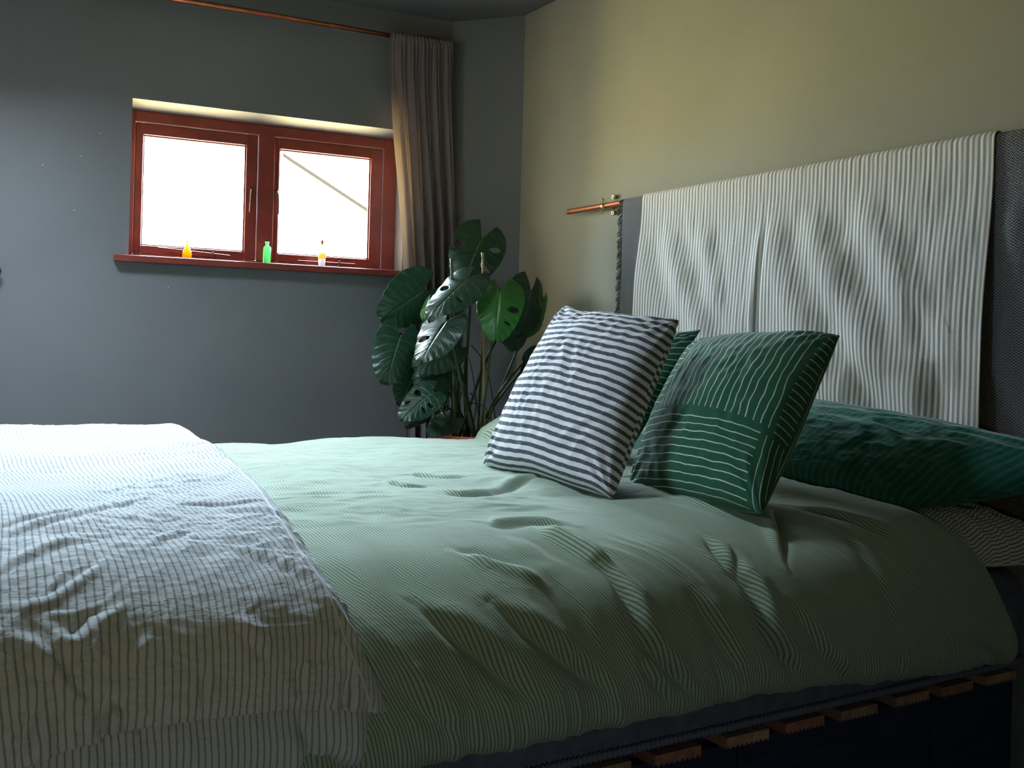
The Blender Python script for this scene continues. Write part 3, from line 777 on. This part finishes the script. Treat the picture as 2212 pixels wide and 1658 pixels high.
WP = dict(a=(.009, .004, .005, 1), b=(.008, .003, .004, 1), c=(.007, .004, .004, 1), d=(.005, -.003, 0, 1), e=(.010, -.010, 0, 1), e2=(.010, .005, .006, 1), f=(.008, .006, .006, 1), g=(.009, .003, .006, 1), h=(.008, .004, .006, -1),
          i=(.009, .005, .006, -1), j=(.007, -.005, .0, 1), k=(.008, -.008, .0, 1), l=(.008, .014, .010, 1), m=(.010, .008, .008, 1), n=(.008, -.004, .0, 1), p=(.006, .007, .004, 1), q=(.010, .014, .008, 1), r=(.008, .007, .004, 1), s=(.007, -.003, .0, 1),
          t=(.009, .003, .004, 1), u=(.008, .005, .005, 1), v=(.010, .004, .005, 1), x=(.009, .004, .005, 1))
def displaced_sheet(name, Xc, Yc, Zc, h, uv, mat, parent, thick=.006):
    P = np.stack([Xc, Yc, Zc], -1)
    du = np.gradient(P, axis=1); dv = np.gradient(P, axis=0)
    N = np.cross(du, dv); N /= np.linalg.norm(N, axis=-1, keepdims=True) + 1e-12
    if N[N.shape[0] // 2, N.shape[1] // 2, 2] < 0: N = -N
    P = P + N * h[..., None]
    n, m = Xc.shape
    me = mesh(name, P.reshape(-1, 3), grid_faces(n, m), True, uv.reshape(-1, 2))
    o = link(name, me, mat, parent)
    if N[n // 2, m // 2, 2] > 0:
        pass
    md = o.modifiers.new('th', 'SOLIDIFY'); md.thickness = thick; md.offset = 0
    return P
def green_duvet():
    n, m = 620, 700
    y, z, s = section(G_SEC, n)
    S = np.repeat(s[:, None], m, 1); Yc = np.repeat(y[:, None], m, 1); Zc = np.repeat(z[:, None], m, 1)
    hx = np.interp(S, [0, .12, .25, .36, .5, .8, 3], [2.275, 2.255, 2.205, 2.15, 2.115, 2.09, 2.05])
    hx = hx + .010 * pn(S * 7, 0, 3)
    x0 = .18; a = np.linspace(0, 1, m)[None, :] ** .95
    Xc = x0 + a * (hx - x0)
    side = 1 - sstep(.28, .55, S)
    # hem hangs lower towards the head
    Zc = Zc - (.045 * sstep(1.45, 2.25, Xc) + .006 * pn(Xc * 6, 0, 1)) * (1 - sstep(.08, .35, S))
    h = np.zeros_like(Xc)
    h += .012 * pn(Xc * 2.1, S * 2.1, 1) + .007 * pn(Xc * 4.5 + 3, S * 5, 2)
    wx = Xc + .05 * pn(Xc * 3, S * 4, 6); ws = S + .05 * pn(Xc * 3, S * 4, 7)
    topm = sstep(.45, .7, S)
    # low wrinkles on top running mostly along the bed
    h += topm * (.0050 * ridged(wx * 2.6, ws * 7, 8) + .0016 * ridged(wx * 13 + ws * 4, ws * 24, 18) + .0022 * ridged(wx * 7, ws * 17, 9) * sstep(-.2, .5, pn(Xc * 2, S * 2, 10)))
    # diagonal drag folds on the side
    q = (wx + .35 * ws)
    h += side * (.0065 * ridged(q * 5.2, ws * 1.4, 11) + .0035 * ridged(q * 12, ws * 2.5, 12) + .0018 * ridged(q * 26, ws * 4, 13))
    for k_, pts in G_FOLDS.items():
        w_, d_, l_, sd = GP[k_]; h += crease(Xc, S, pts, w_, d_, l_, 1.3, .3, sd)
    # scalloped, pinched hem
    hem = 1 - sstep(.03, .16, S)
    h += hem * (.010 * pn(q * 11, 0, 14) + .006 * ridged(q * 22, 0, 15))
    # lump of bedding over the far pillow corner, with a tuck in front of it
    hk = sstep(.0, .03, Xc - (1.785 + .30 * np.abs(Yc - 3.17)))
    h += (.105 * np.exp(-((np.maximum(0, 1.97 - Xc) / .15) ** 2 + ((Yc - 3.16) / .20) ** 2))) * (Zc > .5) * (.12 + .88 * hk)
    h *= sstep(-.01, .10, S)
    # head edge rounds down
    e_ = np.clip((Xc - (hx - .055)) / .055, 0, 1)
    h -= .050 * (1 - np.sqrt(np.clip(1 - e_ ** 2, 0, 1))) * (S > .0)
    e2 = np.clip((.06 - (Xc - x0)) / .06, 0, 1); h -= .03 * e2
    uu = Xc - (np.interp(S, [0, .12, .25, .36, .5, .8, 3], [.185, .165, .115, .06, .02, 0, 0]) * 1.25)
    uv = np.stack([uu, S], -1)
    d = tag(empty('green_duvet', (1.2, 2.3, .7)), 'rumpled sage green pinstriped duvet spread across the bed under the cushions', 'duvet')
    Pd = displaced_sheet('duvet_cover', Xc, Yc, Zc, h, uv, M_GREEN.m, d, .010)
    # sewn seam cord along the near hem
    r = 12; pts = []
    P = Pd[r][::4]
    tube('hem_seam', [tuple(p + np.array([0, -.004 + 0, .0])) for p in P], .0016, M_GREEN.m, d, 6, False)
green_duvet()
def white_duvet():
    d = tag(empty('white_duvet', (.3, 2.3, .76)), 'white pinstriped duvet folded back across the foot of the bed', 'duvet')
    n, m = 640, 420
    y, z, s = section(W_SEC, 2400); L = s[-1]
    x0 = -.55; a = np.linspace(0, 1, m)[None, :] ** .9
    b = np.linspace(0, 1, n)[:, None] ** 1.1
    # fold edge as a function of arc length, found per row; hem start per column
    es = [0, .10, .14, .20, .27, .33, .42, .55, .8, 1.2, 1.6, 2.0, 2.4]; ex = [.650, .645, .630, .606, .585, .574, .572, .583, .622, .675, .712, .742, .765]
    s0x = [-.6, .10, .138, .18, .226, .232, .29, .347, .40, .466, .562, .640, .7]; s0s = [.13, .125, .130, .140, .142, .152, .153, .153, .150, .148, .127, .100, .098]
    Xa = x0 + a * (.62 - x0)
    s0 = np.interp(Xa, s0x, s0s)
    S = s0 + b * (L - s0)
    ed = np.interp(S, es, ex)
    Xc = x0 + a * (ed - x0)
    Yc = np.interp(S, s, y); Zc = np.interp(S, s, z)
    h = .012 * pn(Xc * 2.3, S * 2.3, 31) + .005 * pn(Xc * 6, S * 6, 32)
    wx = Xc + .04 * pn(Xc * 4, S * 4, 36); ws = S + .04 * pn(Xc * 4, S * 4, 37)
    amp = .4 + .6 * sstep(-.3, .4, pn(Xc * 3, S * 3, 38))
    h += amp * (.0030 * ridged((wx + ws) * 4, (ws - wx) * 9, 33) + .0026 * ridged(wx * 13 + ws * 6, ws * 18, 34) + .0014 * ridged(wx * 34 + ws * 12, ws * 44, 35) + .0016 * (1 - sstep(.0, .10, np.abs(pn(wx * 9 + ws * 5, ws * 14, 61)))))
    for k_, pts in W_FOLDS.items():
        if k_ in WP: w_, d_, l_, sd = WP[k_]; h += crease(Xc, S, pts, w_, d_, l_, 1.3, .3, sd)
    # hem band: stitched lines 4 cm up and at the edge
    h -= .0016 * np.exp(-((S - s0 - .040) / .0016) ** 2)
    hb = 1 - sstep(0, .06, S - s0)
    h += hb * (.007 * pn(Xc * 14, 0, 39) + .004 * ridged(Xc * 25, 0, 40))
    e_ = np.clip((Xc - (ed - .05)) / .05, 0, 1)
    h -= .055 * (1 - np.sqrt(np.clip(1 - e_ ** 2, 0, 1)))
    uv = np.stack([Xc + .04 * pn(Xc * 2, S * 1.5, 41), S], -1)
    P = displaced_sheet('top_layer', Xc, Yc, Zc, h, uv, M_WHITE.m, d, .004)
    # seam cord running along the folded edge
    j = m - 1
    Pe = P[:, j - 14]
    pts = [tuple(p) for p in (Pe + np.array([.0, -.002, .002]))[: int(n * .5):4]]
    tube('edge_piping', pts, .0022, M_WHITE.m, d, 6, False)
    # lower, folded-under layer
    n2, m2 = 120, 380
    yy, zz, ss = section([(1.47, .425), (1.405, .418), (1.392, .445), (1.398, .50), (1.43, .58), (1.50, .64)], n2)
    S2 = np.repeat(ss[:, None], m2, 1); X2 = np.linspace(-.55, .617, m2)[None, :] + 0 * S2
    Y2 = np.repeat(yy[:, None], m2, 1); Z2 = np.repeat(zz[:, None], m2, 1)
    bot = 1 - sstep(.02, .16, S2)
    Z2 = Z2 + bot * (np.interp(X2, [-.5, .2, .40, .48, .545, .585, .617], [.0, .005, .022, .018, .036, .01, -.012]) + .006 * pn(X2 * 13, 0, 51))
    h2 = .008 * pn(X2 * 9, S2 * 5, 52) + .006 * ridged(X2 * 9 + S2 * 3, S2 * 4, 53) + .003 * ridged(X2 * 26, S2 * 8, 54)
    h2 += crease(X2, S2, [(.50, .02), (.52, .08), (.50, .16)], .012, .014, .008)
    e_ = np.clip((X2 - .585) / .032, 0, 1); h2 -= .03 * (1 - np.sqrt(np.clip(1 - e_ ** 2, 0, 1)))
    displaced_sheet('under_layer', X2, Y2, Z2, h2, np.stack([X2 + .3, S2], -1), M_WHITE.m, d, .004)
white_duvet()

# ---------------------------------------------------------------- cushions and pillows
def bil(c, u, v):
    (a, b, cc_, d) = [np.array(q, float) for q in c]   # BL, BR, TR, TL
    U = ((u + 1) / 2)[..., None]; W = ((v + 1) / 2)[..., None]
    return a * (1 - U) * (1 - W) + b * U * (1 - W) + cc_ * U * W + d * (1 - U) * W
def cushion(name, corners, T, mat, n=110, pinch=.055, pw=.5, wr=.004, seed=1, back=.8, sag=0.0, post=None, ear=0.0, part='cover', seam=True, parent=None, plump=(0, 0)):
    t = np.linspace(-1, 1, n); t = np.sign(t) * (1 - (1 - np.abs(t)) ** 1.35)
    U, W = np.meshgrid(t, t)
    u2 = U * (1 - pinch * (1 - W ** 2) * np.abs(U) ** 2); w2 = W * (1 - pinch * (1 - U ** 2) * np.abs(W) ** 2)
    P = bil(corners, u2 + .018 * pn(U * 1.7, W * 1.7, seed + 3) * (1 - .6 * W ** 2 * U ** 2), w2 + .018 * pn(U * 1.7, W * 1.7, seed + 4))
    if ear:   # the far top corner flops over
        k_ = np.exp(-(((U + 1) / .28) ** 2 + ((W - 1) / .28) ** 2))[..., None]
        P = P + k_ * (np.array(corners[3], float) - (np.array(corners[0], float) + np.array(corners[2], float)) / 2) * ear
    c = [np.array(q, float) for q in corners]
    eu = (c[1] + c[2] - c[0] - c[3]); ev = (c[3] + c[2] - c[0] - c[1])
    Lu, Lv = np.linalg.norm(eu) / 2, np.linalg.norm(ev) / 2
    N = np.cross(eu, ev); N /= np.linalg.norm(N)
    edge = np.clip((1 - U ** 2) * (1 - W ** 2), 0, 1)
    th = T * (edge ** pw) * (1 + plump[0] * U + plump[1] * W)
    ang = np.arctan2(W, U); rad = np.maximum(abs(U), abs(W))
    wrk = wr * (ridged(U * 2.2 + .8 * pn(U * 2, W * 2, seed), W * 2.6, seed) + .5 * ridged(U * 6, W * 5, seed + 1)) * edge ** .3
    # pulls running from the corners
    pul = 0
    for (cu, cv) in ((-1, -1), (1, -1), (1, 1), (-1, 1)):
        dx, dy = U - cu, W - cv; r_ = np.hypot(dx, dy) + 1e-6; an = np.arctan2(dy, dx)
        pul = pul + wr * 1.6 * np.cos(an * 14 + seed) * np.exp(-((r_ - .22) / .20) ** 2)
    pul = pul * (edge ** .35)
    F_ = P + N * (th + wrk + pul)[..., None]; B_ = P - N * (th * back + wrk * .6 * edge)[..., None]
    V = np.concatenate([F_.reshape(-1, 3), B_.reshape(-1, 3)])
    if post is not None: V = post(V)
    g = grid_faces(n, n); Fc = np.concatenate([g, (g + n * n)[:, ::-1]])
    def arc(G, ax, L_):   # cloth coordinate measured along the bulged surface, so the print is not stretched at the seams
        d = np.linalg.norm(np.diff(G, axis=ax), axis=-1)
        z_ = np.zeros((1, n)) if ax == 0 else np.zeros((n, 1))
        c_ = np.concatenate([z_, np.cumsum(d, axis=ax)], axis=ax)
        tot = np.take(c_, [-1], axis=ax); tm = tot[n // 2, 0] if ax == 1 else tot[0, n // 2]
        return L_ * (.5 + (c_ - tot / 2) / tm)
    def uvs_(G): return arc(G, 1, Lu), arc(G, 0, Lv)
    uf, vf = uvs_(F_); ub, vb_ = uvs_(B_)
    uv = np.concatenate([np.stack([uf, vf], -1).reshape(-1, 2), np.stack([ub, -vb_], -1).reshape(-1, 2)])
    me = mesh(part, V, Fc, True, uv)
    import bmesh
    bm = bmesh.new(); bm.from_mesh(me); bmesh.ops.remove_doubles(bm, verts=bm.verts, dist=.00005); bmesh.ops.recalc_face_normals(bm, faces=bm.faces); bm.to_mesh(me); bm.free()
    me.polygons.foreach_set('use_smooth', [True] * len(me.polygons))
    root = parent or empty(name, tuple((c[0] + c[1]) / 2))
    o = link(part, me, mat, root)
    if seam:
        G = P.reshape(n, n, 3); ring = np.concatenate([G[0], G[1:, -1], G[-1, ::-1][1:], G[::-1, 0][1:]])[::2]
        if post is not None: ring = post(ring)
        tube('seam', [tuple(p) for p in ring], .0022, mat, root, 6, False, False)
    return root
mSC = Mat('charcoal_white_stripe_canvas', .92, .1, sheen=.15)
u, v = mSC.uv()
rg = mSC.noise(mSC.vec(u * 260, v * 500), 1, 3); wp = (mSC.noise(mSC.vec(u * 5, v * 5), 1, 2) - .5) * .004
f = ((v + wp) / .0188).fract()
st = ((f - .5).abs() + (rg - .5) * .05).smooth(.225, .25)
dk = mSC.mix(rg.smooth(.35, .7), (.055, .058, .080), (.13, .135, .165)); wh = mSC.mix(rg.smooth(.3, .7), (.60, .61, .63), (.70, .71, .72))
mSC.color(mSC.mix(st, dk, wh)); mSC.bump(rg, .001, .6)
cs = cushion('scatter_cushion', [(1.349, 2.375, .712), (1.405, 1.875, .700), (1.655, 1.955, 1.118), (1.648, 2.435, 1.148)], .108, mSC.m, 150, .055, .38, .0055, 3, .6, seam=False, ear=.06)
tag(cs, 'charcoal and white horizontally striped cushion propped on the green duvet', 'cushion')
def green_pattern(name, flip=False):
    m = Mat(name, .9, .12, sheen=.2)
    U0, V0 = m.uv(); u = U0 / .46; v = V0 / .52
    if flip: u = 1.0 - u
    wx = (m.noise(m.vec(u * 9, v * 5), 1, 2) - .5) * .030; wy = (m.noise(m.vec(u * 6, v * 9), 1, 2) - .5) * .022
    def line(c, per, w=.085):
        return 1.0 - (((c / per).fract() - .5).abs()).smooth(w * .55, w * 1.0)
    vert = line(u + wx + v * .02, .036); hor = line(v + wy + u * .05, .034)
    arc = line((((u - .30) * .95) * ((u - .30) * .95) + (v - 1.02) * (v - 1.02)).sqrt() + wy * .3, .036)
    side_ = line(v + wy * .5, .036); vb = line(u + wx * .6, .030)
    top = (v + u * .08).gt(.455); 
    isL = u.lt(.235) ; isM = u.gt(.248) * u.lt(.925); isR = u.gt(.935) * v.gt(.36)
    lowH = (v + u * .08).lt(.435) * v.gt(.02) * u.lt(.885); lowV = u.gt(.895) * v.lt(.35)
    pat = (top * isL * arc).max(top * isM * vert).max(isR * side_).max(lowH * hor).max(lowV * vb)
    nb = m.noise(m.vec(u * 240, v * 420), 1, 2)
    gr = m.mix(nb.smooth(.3, .7), (.016, .080, .046), (.030, .118, .068))
    m.color(m.mix(pat * (nb.smooth(.15, .4)) , gr, (.52, .56, .50))); m.bump(nb * .7 + pat * .25, .0014, .6)
    return m.m
cg = cushion('scatter_cushion', [(1.585, 2.045, .680), (1.572, 1.572, .704), (1.945, 1.705, 1.090), (1.905, 2.175, 1.064)], .112, green_pattern('dark_green_line_print'), 140, .030, .38, .004, 9, .6, plump=(0, 0))
tag(cg, 'dark green cushion with hand drawn white lines in front of the head pillow', 'cushion')
cb = cushion('scatter_cushion', [(1.70, 2.66, .715), (1.70, 2.24, .715), (1.97, 2.235, 1.102), (1.97, 2.64, 1.10)], .065, green_pattern('dark_green_line_print_back', True), 90, .04, .45, .004, 14, .7)
tag(cb, 'dark green white lined cushion mostly hidden behind the striped cushion', 'cushion')

def pil_mat(name, a, b, line, per, lw, amt, bumpd=.005):
    m = Mat(name, .8, .2, sheen=.25); u, v = m.uv()
    wn = (m.noise(m.vec(u * 8, v * 8), 1, 2) - .5) * .01
    f = (((u + wn) / per).fract() - .5).abs(); ln = 1.0 - f.smooth(lw * .5 - .06, lw * .5 + .08)
    nl = m.noise(m.vec(u * 12, v * 12), 1, 4)
    m.color(m.mix(ln * amt, m.mix(nl.smooth(.3, .7), a, b), line))
    c1 = m.noise(m.vec(u * 7 + v * 9, v * 30), 1, 5, .6, .8); c2 = m.noise(m.vec(u * 60, v * 60), 1, 3)
    m.bump(c1 * .9 + c2 * .15, bumpd, .9); return m.m
M_EM = pil_mat('emerald_satin_stripe', (.010, .085, .060), (.014, .110, .075), (.03, .17, .12), .020, .35, .7, .012)
M_TICK = pil_mat('sage_ticking', (.50, .54, .49), (.56, .60, .54), (.10, .13, .15), .0085, .38, .9, .006)
pe = cushion('head_pillow', [(2.035, 2.30, .745), (2.105, 1.640, .672), (2.365, 1.20, .800), (2.325, 2.36, .895)], .105, M_EM, 150, .03, .40, .006, 21, .6, seam=False)
tag(pe, 'emerald green pillow slumped against the headboard cloth on the near side', 'pillow')
pt = cushion('head_pillow', [(2.02, 2.22, .575), (2.150, 1.500, .553), (2.355, 1.34, .575), (2.355, 2.22, .60)], .128, M_TICK, 150, .05, .34, .013, 25, .15, seam=True)
tag(pt, 'pale sage ticking striped pillow underneath the emerald pillow', 'pillow')
# far side pillow under the duvet lump
pf = cushion('head_pillow', [(1.98, 3.16, .60), (1.98, 2.45, .60), (2.33, 2.45, .72), (2.33, 3.16, .72)], .055, M_EM, 60, .03, .4, .003, 31, .5, seam=False)
tag(pf, 'emerald pillow on the far side of the bed hidden behind the cushions', 'pillow')

# ---------------------------------------------------------------- monstera
mL = Mat('monstera_leaf', .32, .5)
u, v = mL.uv()   # u along midrib 0..1, v across -1..1
nl = mL.noise(mL.vec(u * 7, v * 7), 1, 3)
vein = 1.0 - v.abs().smooth(.008, .030)
lat = 1.0 - (((u * 9 - v.abs() * 1.6).fract() - .5).abs()).smooth(.02, .10)
base = mL.mix(nl.smooth(.3, .7), (.010, .038, .026), (.016, .056, .034))
mL.color(mL.mix(vein.max(lat * .22), base, (.10, .21, .06)))
fine = mL.noise(mL.vec(u * 60 - v.abs() * 14, v * 6), 1, 2)
mL.bump(fine * .4 + lat * -.3, .0022, .7); mL.translucent((.07, .26, .03), .12)
mL2 = Mat('monstera_leaf_young', .30, .5)
u, v = mL2.uv(); vein = 1.0 - v.abs().smooth(.008, .030); lat = 1.0 - (((u * 9 - v.abs() * 1.6).fract() - .5).abs()).smooth(.02, .10)
mL2.color(mL2.mix(vein.max(lat * .25), (.035, .150, .030), (.16, .34, .08))); fine = mL2.noise(mL2.vec(u * 60 - v.abs() * 14, v * 6), 1, 2)
mL2.bump(fine * .4 + lat * -.3, .0022, .7); mL2.translucent((.12, .45, .03), .22)
mSt = paint('green_stem', (.055, .11, .035), .2, .45); mDs = paint('dark_stem', (.03, .045, .02), .2, .5)
mTerra = paint('terracotta', (.30, .07, .035), .15, .7); mSoil = paint('soil', (.03, .02, .015), .3, .95)
mBam = paint('bamboo', (.42, .27, .10), .2, .5)
pl = tag(empty('monstera_plant', (2.03, 3.72, 0)), 'potted monstera with split leaves and canes in the corner beside the curtain', 'plant')
PC = (2.03, 3.72, 0)
pot = lathe('pot', [(0, 0), (.105, 0), (.11, .01), (.145, .60), (.160, .605), (.163, .615), (.163, .665), (.158, .672), (.148, .670), (.144, .640), (0, .640)], PC, mTerra, pl, 48)
lathe('soil', [(0, .60), (.144, .60), (.144, .645), (.08, .652), (0, .655)], PC, mSoil, pl, 30)
HOLES = {0: ((1, .30, .45, 1.15, .045), (-1, .20, .40, .8, .03), (-1, .46, .35, .9, .03)), 1: ((1, .33, .35, .85, .04), (-1, .40, .30, .7, .022)), 2: ((1, .42, .25, .85, .050), (1, .72, .5, 1.1, .02)),
         3: ((-1, .33, .35, .85, .04), (-1, .55, .4, .75, .02)), 10: ((1, .4, .3, .8, .04),), 11: ((1, .4, .3, .8, .05), (-1, .55, .4, 1.1, .04)), 12: ((1, .25, .3, .75, .045), (1, .48, .3, .8, .045), (-1, .42, .3, .75, .03), (-1, .28, .35, .7, .03))}
def leaf(base_p, tip_p, width, style, seed, mat, normal, droop=.12, cup=.10, back=.30, fold=0.0):
    B = Vector(base_p); Tp = Vector(tip_p); ax = Tp - B; L = ax.length; ax.normalize()
    Nn = Vector(normal); Nn = (Nn - ax * Nn.dot(ax)).normalized(); Sx = ax.cross(Nn).normalized()
    ns, ntt = 130, 35
    rnd = random.Random(seed)
    hw = width / 2
    V = np.zeros((ns, 2 * ntt - 1, 3)); UV = np.zeros((ns, 2 * ntt - 1, 2))
    s = np.linspace(0, 1, ns)
    # vein direction swings from backwards at the heart lobes to forwards at the tip
    th = np.radians(np.interp(s, [0, .12, .35, .7, 1], [158, 118, 82, 48, 8]))
    rad = hw * np.interp(s, [0, .08, .2, .35, .5, .7, .85, .95, 1], [back / .30 * 1.02, 1.18, 1.20, 1.10, .98, .74, .48, .22, 0.0])
    asym = rnd.uniform(-.06, .06); ph = rnd.uniform(0, 6)
    for jj in range(2 * ntt - 1):
        t = (jj - (ntt - 1)) / (ntt - 1); sg = 1 if t >= 0 else -1; at = abs(t)
        r_ = rad * (1 + asym * sg) * at
        yy = s * L * .985 + r_ * np.cos(th); xx = r_ * np.sin(th) * sg
        zz = -cup * hw * 2.2 * (at ** 1.8) + .028 * hw * at * np.cos(2 * np.pi * 8.5 * s + ph) * (at * .8) - droop * L * s ** 2 + .12 * hw * np.sin(3 * s * math.pi + ph) * at ** 2
        zz = zz + fold * hw * at * (1 if sg > 0 else .2)
        zz = zz + .03 * hw * (1 - np.exp(-(t / .05) ** 2))
        V[:, jj, 0], V[:, jj, 1], V[:, jj, 2] = xx, yy, zz
        UV[:, jj, 0] = s; UV[:, jj, 1] = t
    W = np.array(B)[None, None] + V[..., 0:1] * np.array(Sx) + V[..., 1:2] * np.array(ax) + V[..., 2:3] * np.array(Nn)
    cols = 2 * ntt - 1
    g = grid_faces(ns, cols)
    if style == 'slit':
        sc = UV[..., 0].ravel()[g].mean(1); tcn = UV[..., 1].ravel()[g].mean(1)
        kill = np.zeros(len(g), bool)
        for (sg, cs_, t0, t1, hs_) in HOLES.get(seed - 40, ((1, .42, .3, .8, .035), (-1, .5, .3, .8, .03))):
            tm, tw = (t0 + t1) / 2, (t1 - t0) / 2
            e_ = ((sc - cs_) / hs_) ** 2 + ((tcn * sg - tm) / tw) ** 2
            kill |= (e_ < 1) & (tcn * sg > 0)
        g = g[~kill]
    used = np.unique(g); rm = np.zeros(ns * cols, int); rm[used] = np.arange(len(used))
    me = mesh('leaf', W.reshape(-1, 3)[used], rm[g], True, UV.reshape(-1, 2)[used])
    o = link('leaf', me, mat, pl); md = o.modifiers.new('th', 'SOLIDIFY'); md.thickness = .0009
    return o
LEAVES = [
('top_dark', (2.083, 3.742, 1.484), (1.996, 3.724, 1.313), 0.201, 'slit') ,
('mid_bright', (1.954, 3.609, 1.306), (1.763, 3.584, 1.157), 0.143, 'slit') ,
('low_bright', (1.857, 3.609, 1.126), (1.725, 3.56, 0.987), 0.134, 'slit') ,
('green_heart', (2.065, 3.542, 1.252), (2.012, 3.481, 1.074), 0.155, 'slit') ,
('right_dark', (2.25, 3.606, 1.27), (2.2, 3.578, 1.086), 0.146, 'plain') ,
('right_under', (2.316, 3.625, 1.227), (2.265, 3.62, 1.075), 0.097, 'plain') ,
('under_heart', (2.184, 3.646, 1.131), (2.178, 3.591, 1.039), 0.104, 'plain') ,
('left_big', (1.885, 3.884, 1.259), (1.725, 3.91, 1.144), 0.171, 'plain') ,
('left_low', (1.744, 3.794, 1.06), (1.681, 3.773, 0.88), 0.142, 'plain') ,
('small_mid', (1.871, 3.776, 1.226), (1.818, 3.749, 1.138), 0.057, 'plain') ,
('below_low', (1.923, 3.686, 1.024), (1.778, 3.715, 0.946), 0.12, 'slit') ,
('mid_low', (1.94, 3.734, 0.932), (1.801, 3.759, 0.902), 0.114, 'slit') ,
('bottom', (1.816, 3.634, 0.844), (1.682, 3.621, 0.753), 0.113, 'slit') ,
('bottom_under', (1.824, 3.687, 0.784), (1.749, 3.709, 0.696), 0.074, 'plain') ,
('left_bottom', (1.818, 3.808, 0.913), (1.755, 3.787, 0.789), 0.095, 'plain') ,
('right_small', (2.311, 3.628, 1.016), (2.232, 3.617, 0.984), 0.058, 'plain') ,
('right_small2', (2.289, 3.641, 0.96), (2.227, 3.62, 0.899), 0.051, 'plain') ,
('pot_side', (1.933, 3.68, 0.74), (1.826, 3.686, 0.687), 0.083, 'plain') ,
]
camv = Vector((-.515, -.857, 0))
NRM = {'top_dark': (-.25, -.75, .35), 'mid_bright': (-.75, -.55, .55), 'low_bright': (-.75, -.5, .65), 'green_heart': (-.55, -.8, .35), 'right_dark': (.15, -.9, .1), 'right_under': (.3, -.8, 0),
       'under_heart': (-.2, -.8, -.2), 'left_big': (-.1, -1, -.1), 'left_low': (-.2, -.9, .2), 'small_mid': (-.9, -.4, .3), 'below_low': (-.3, -.8, .2), 'mid_low': (-.2, -.7, .4), 'bottom': (-.55, -.7, .6),
       'bottom_under': (-.2, -.8, -.5), 'left_bottom': (0, -1, .1), 'right_small': (-.2, -.8, .3), 'right_small2': (-.2, -.8, .1), 'pot_side': (-.3, -.6, .5)}
for i, (nm, b, t, w, sty) in enumerate(LEAVES):
    lf = leaf(b, t, w * {'top_dark': 1.0, 'green_heart': 1.08, 'low_bright': 1.3}.get(nm, 1.18), sty, 40 + i, mL2.m if nm in ('green_heart', 'right_under', 'small_mid') else mL.m, NRM[nm], droop=.10, cup=.10)
    if nm == 'green_heart': lf['label'] = 'bright green young leaf'
    B = Vector(b); T_ = Vector(t); ax = (B - T_).normalized()
    ang = i * 2.4; base = Vector((PC[0] + .05 * math.cos(ang), PC[1] + .05 * math.sin(ang), .645))
    mid = base.lerp(B, .55) + Vector((.03 * math.cos(ang), .02, .05)); 
    if nm == 'green_heart': base = Vector((2.055, 3.66, .645)); mid = Vector((2.055, 3.60, .95))
    pre = B + Vector((.01, .035, .015)) + ax * .02
    tube('stem', [base, mid, pre, B + Vector((0, .002, 0))], [.0055, .005, .0035, .0025], mSt if nm in ('green_heart', 'mid_bright', 'bottom', 'right_under', 'low_bright') else mDs, pl, 8)
tube('main_stem', [(2.04, 3.73, .645), (2.02, 3.74, .9), (2.05, 3.77, 1.15), (2.06, 3.78, 1.35)], [.011, .010, .008, .006], mDs, pl, 10)
for q in range(7):
    a0 = q * .9; tube('aerial_root', [(2.03 + .02 * math.cos(a0), 3.73, .80 + .04 * q), (2.03 + .09 * math.cos(a0), 3.70 + .05 * math.sin(a0), .78 + .03 * q), (2.03 + .12 * math.cos(a0 + .3), 3.70 + .08 * math.sin(a0), .66)], .0025, mDs, pl, 6)
def cane(a, b, mat):
    P = [Vector(a).lerp(Vector(b), q) for q in np.linspace(0, 1, 41)]
    r = [.0052 + (.0012 if k_ % 10 == 0 else 0) for k_ in range(41)]
    return tube('cane', P, r, mat, pl, 10, False)
cane((1.904, 3.663, 1.388), (1.972, 3.72, .645), paint('green_cane', (.10, .10, .05), .2, .5))
cane((2.027, 3.624, 1.418), (2.078, 3.657, .645), mBam)
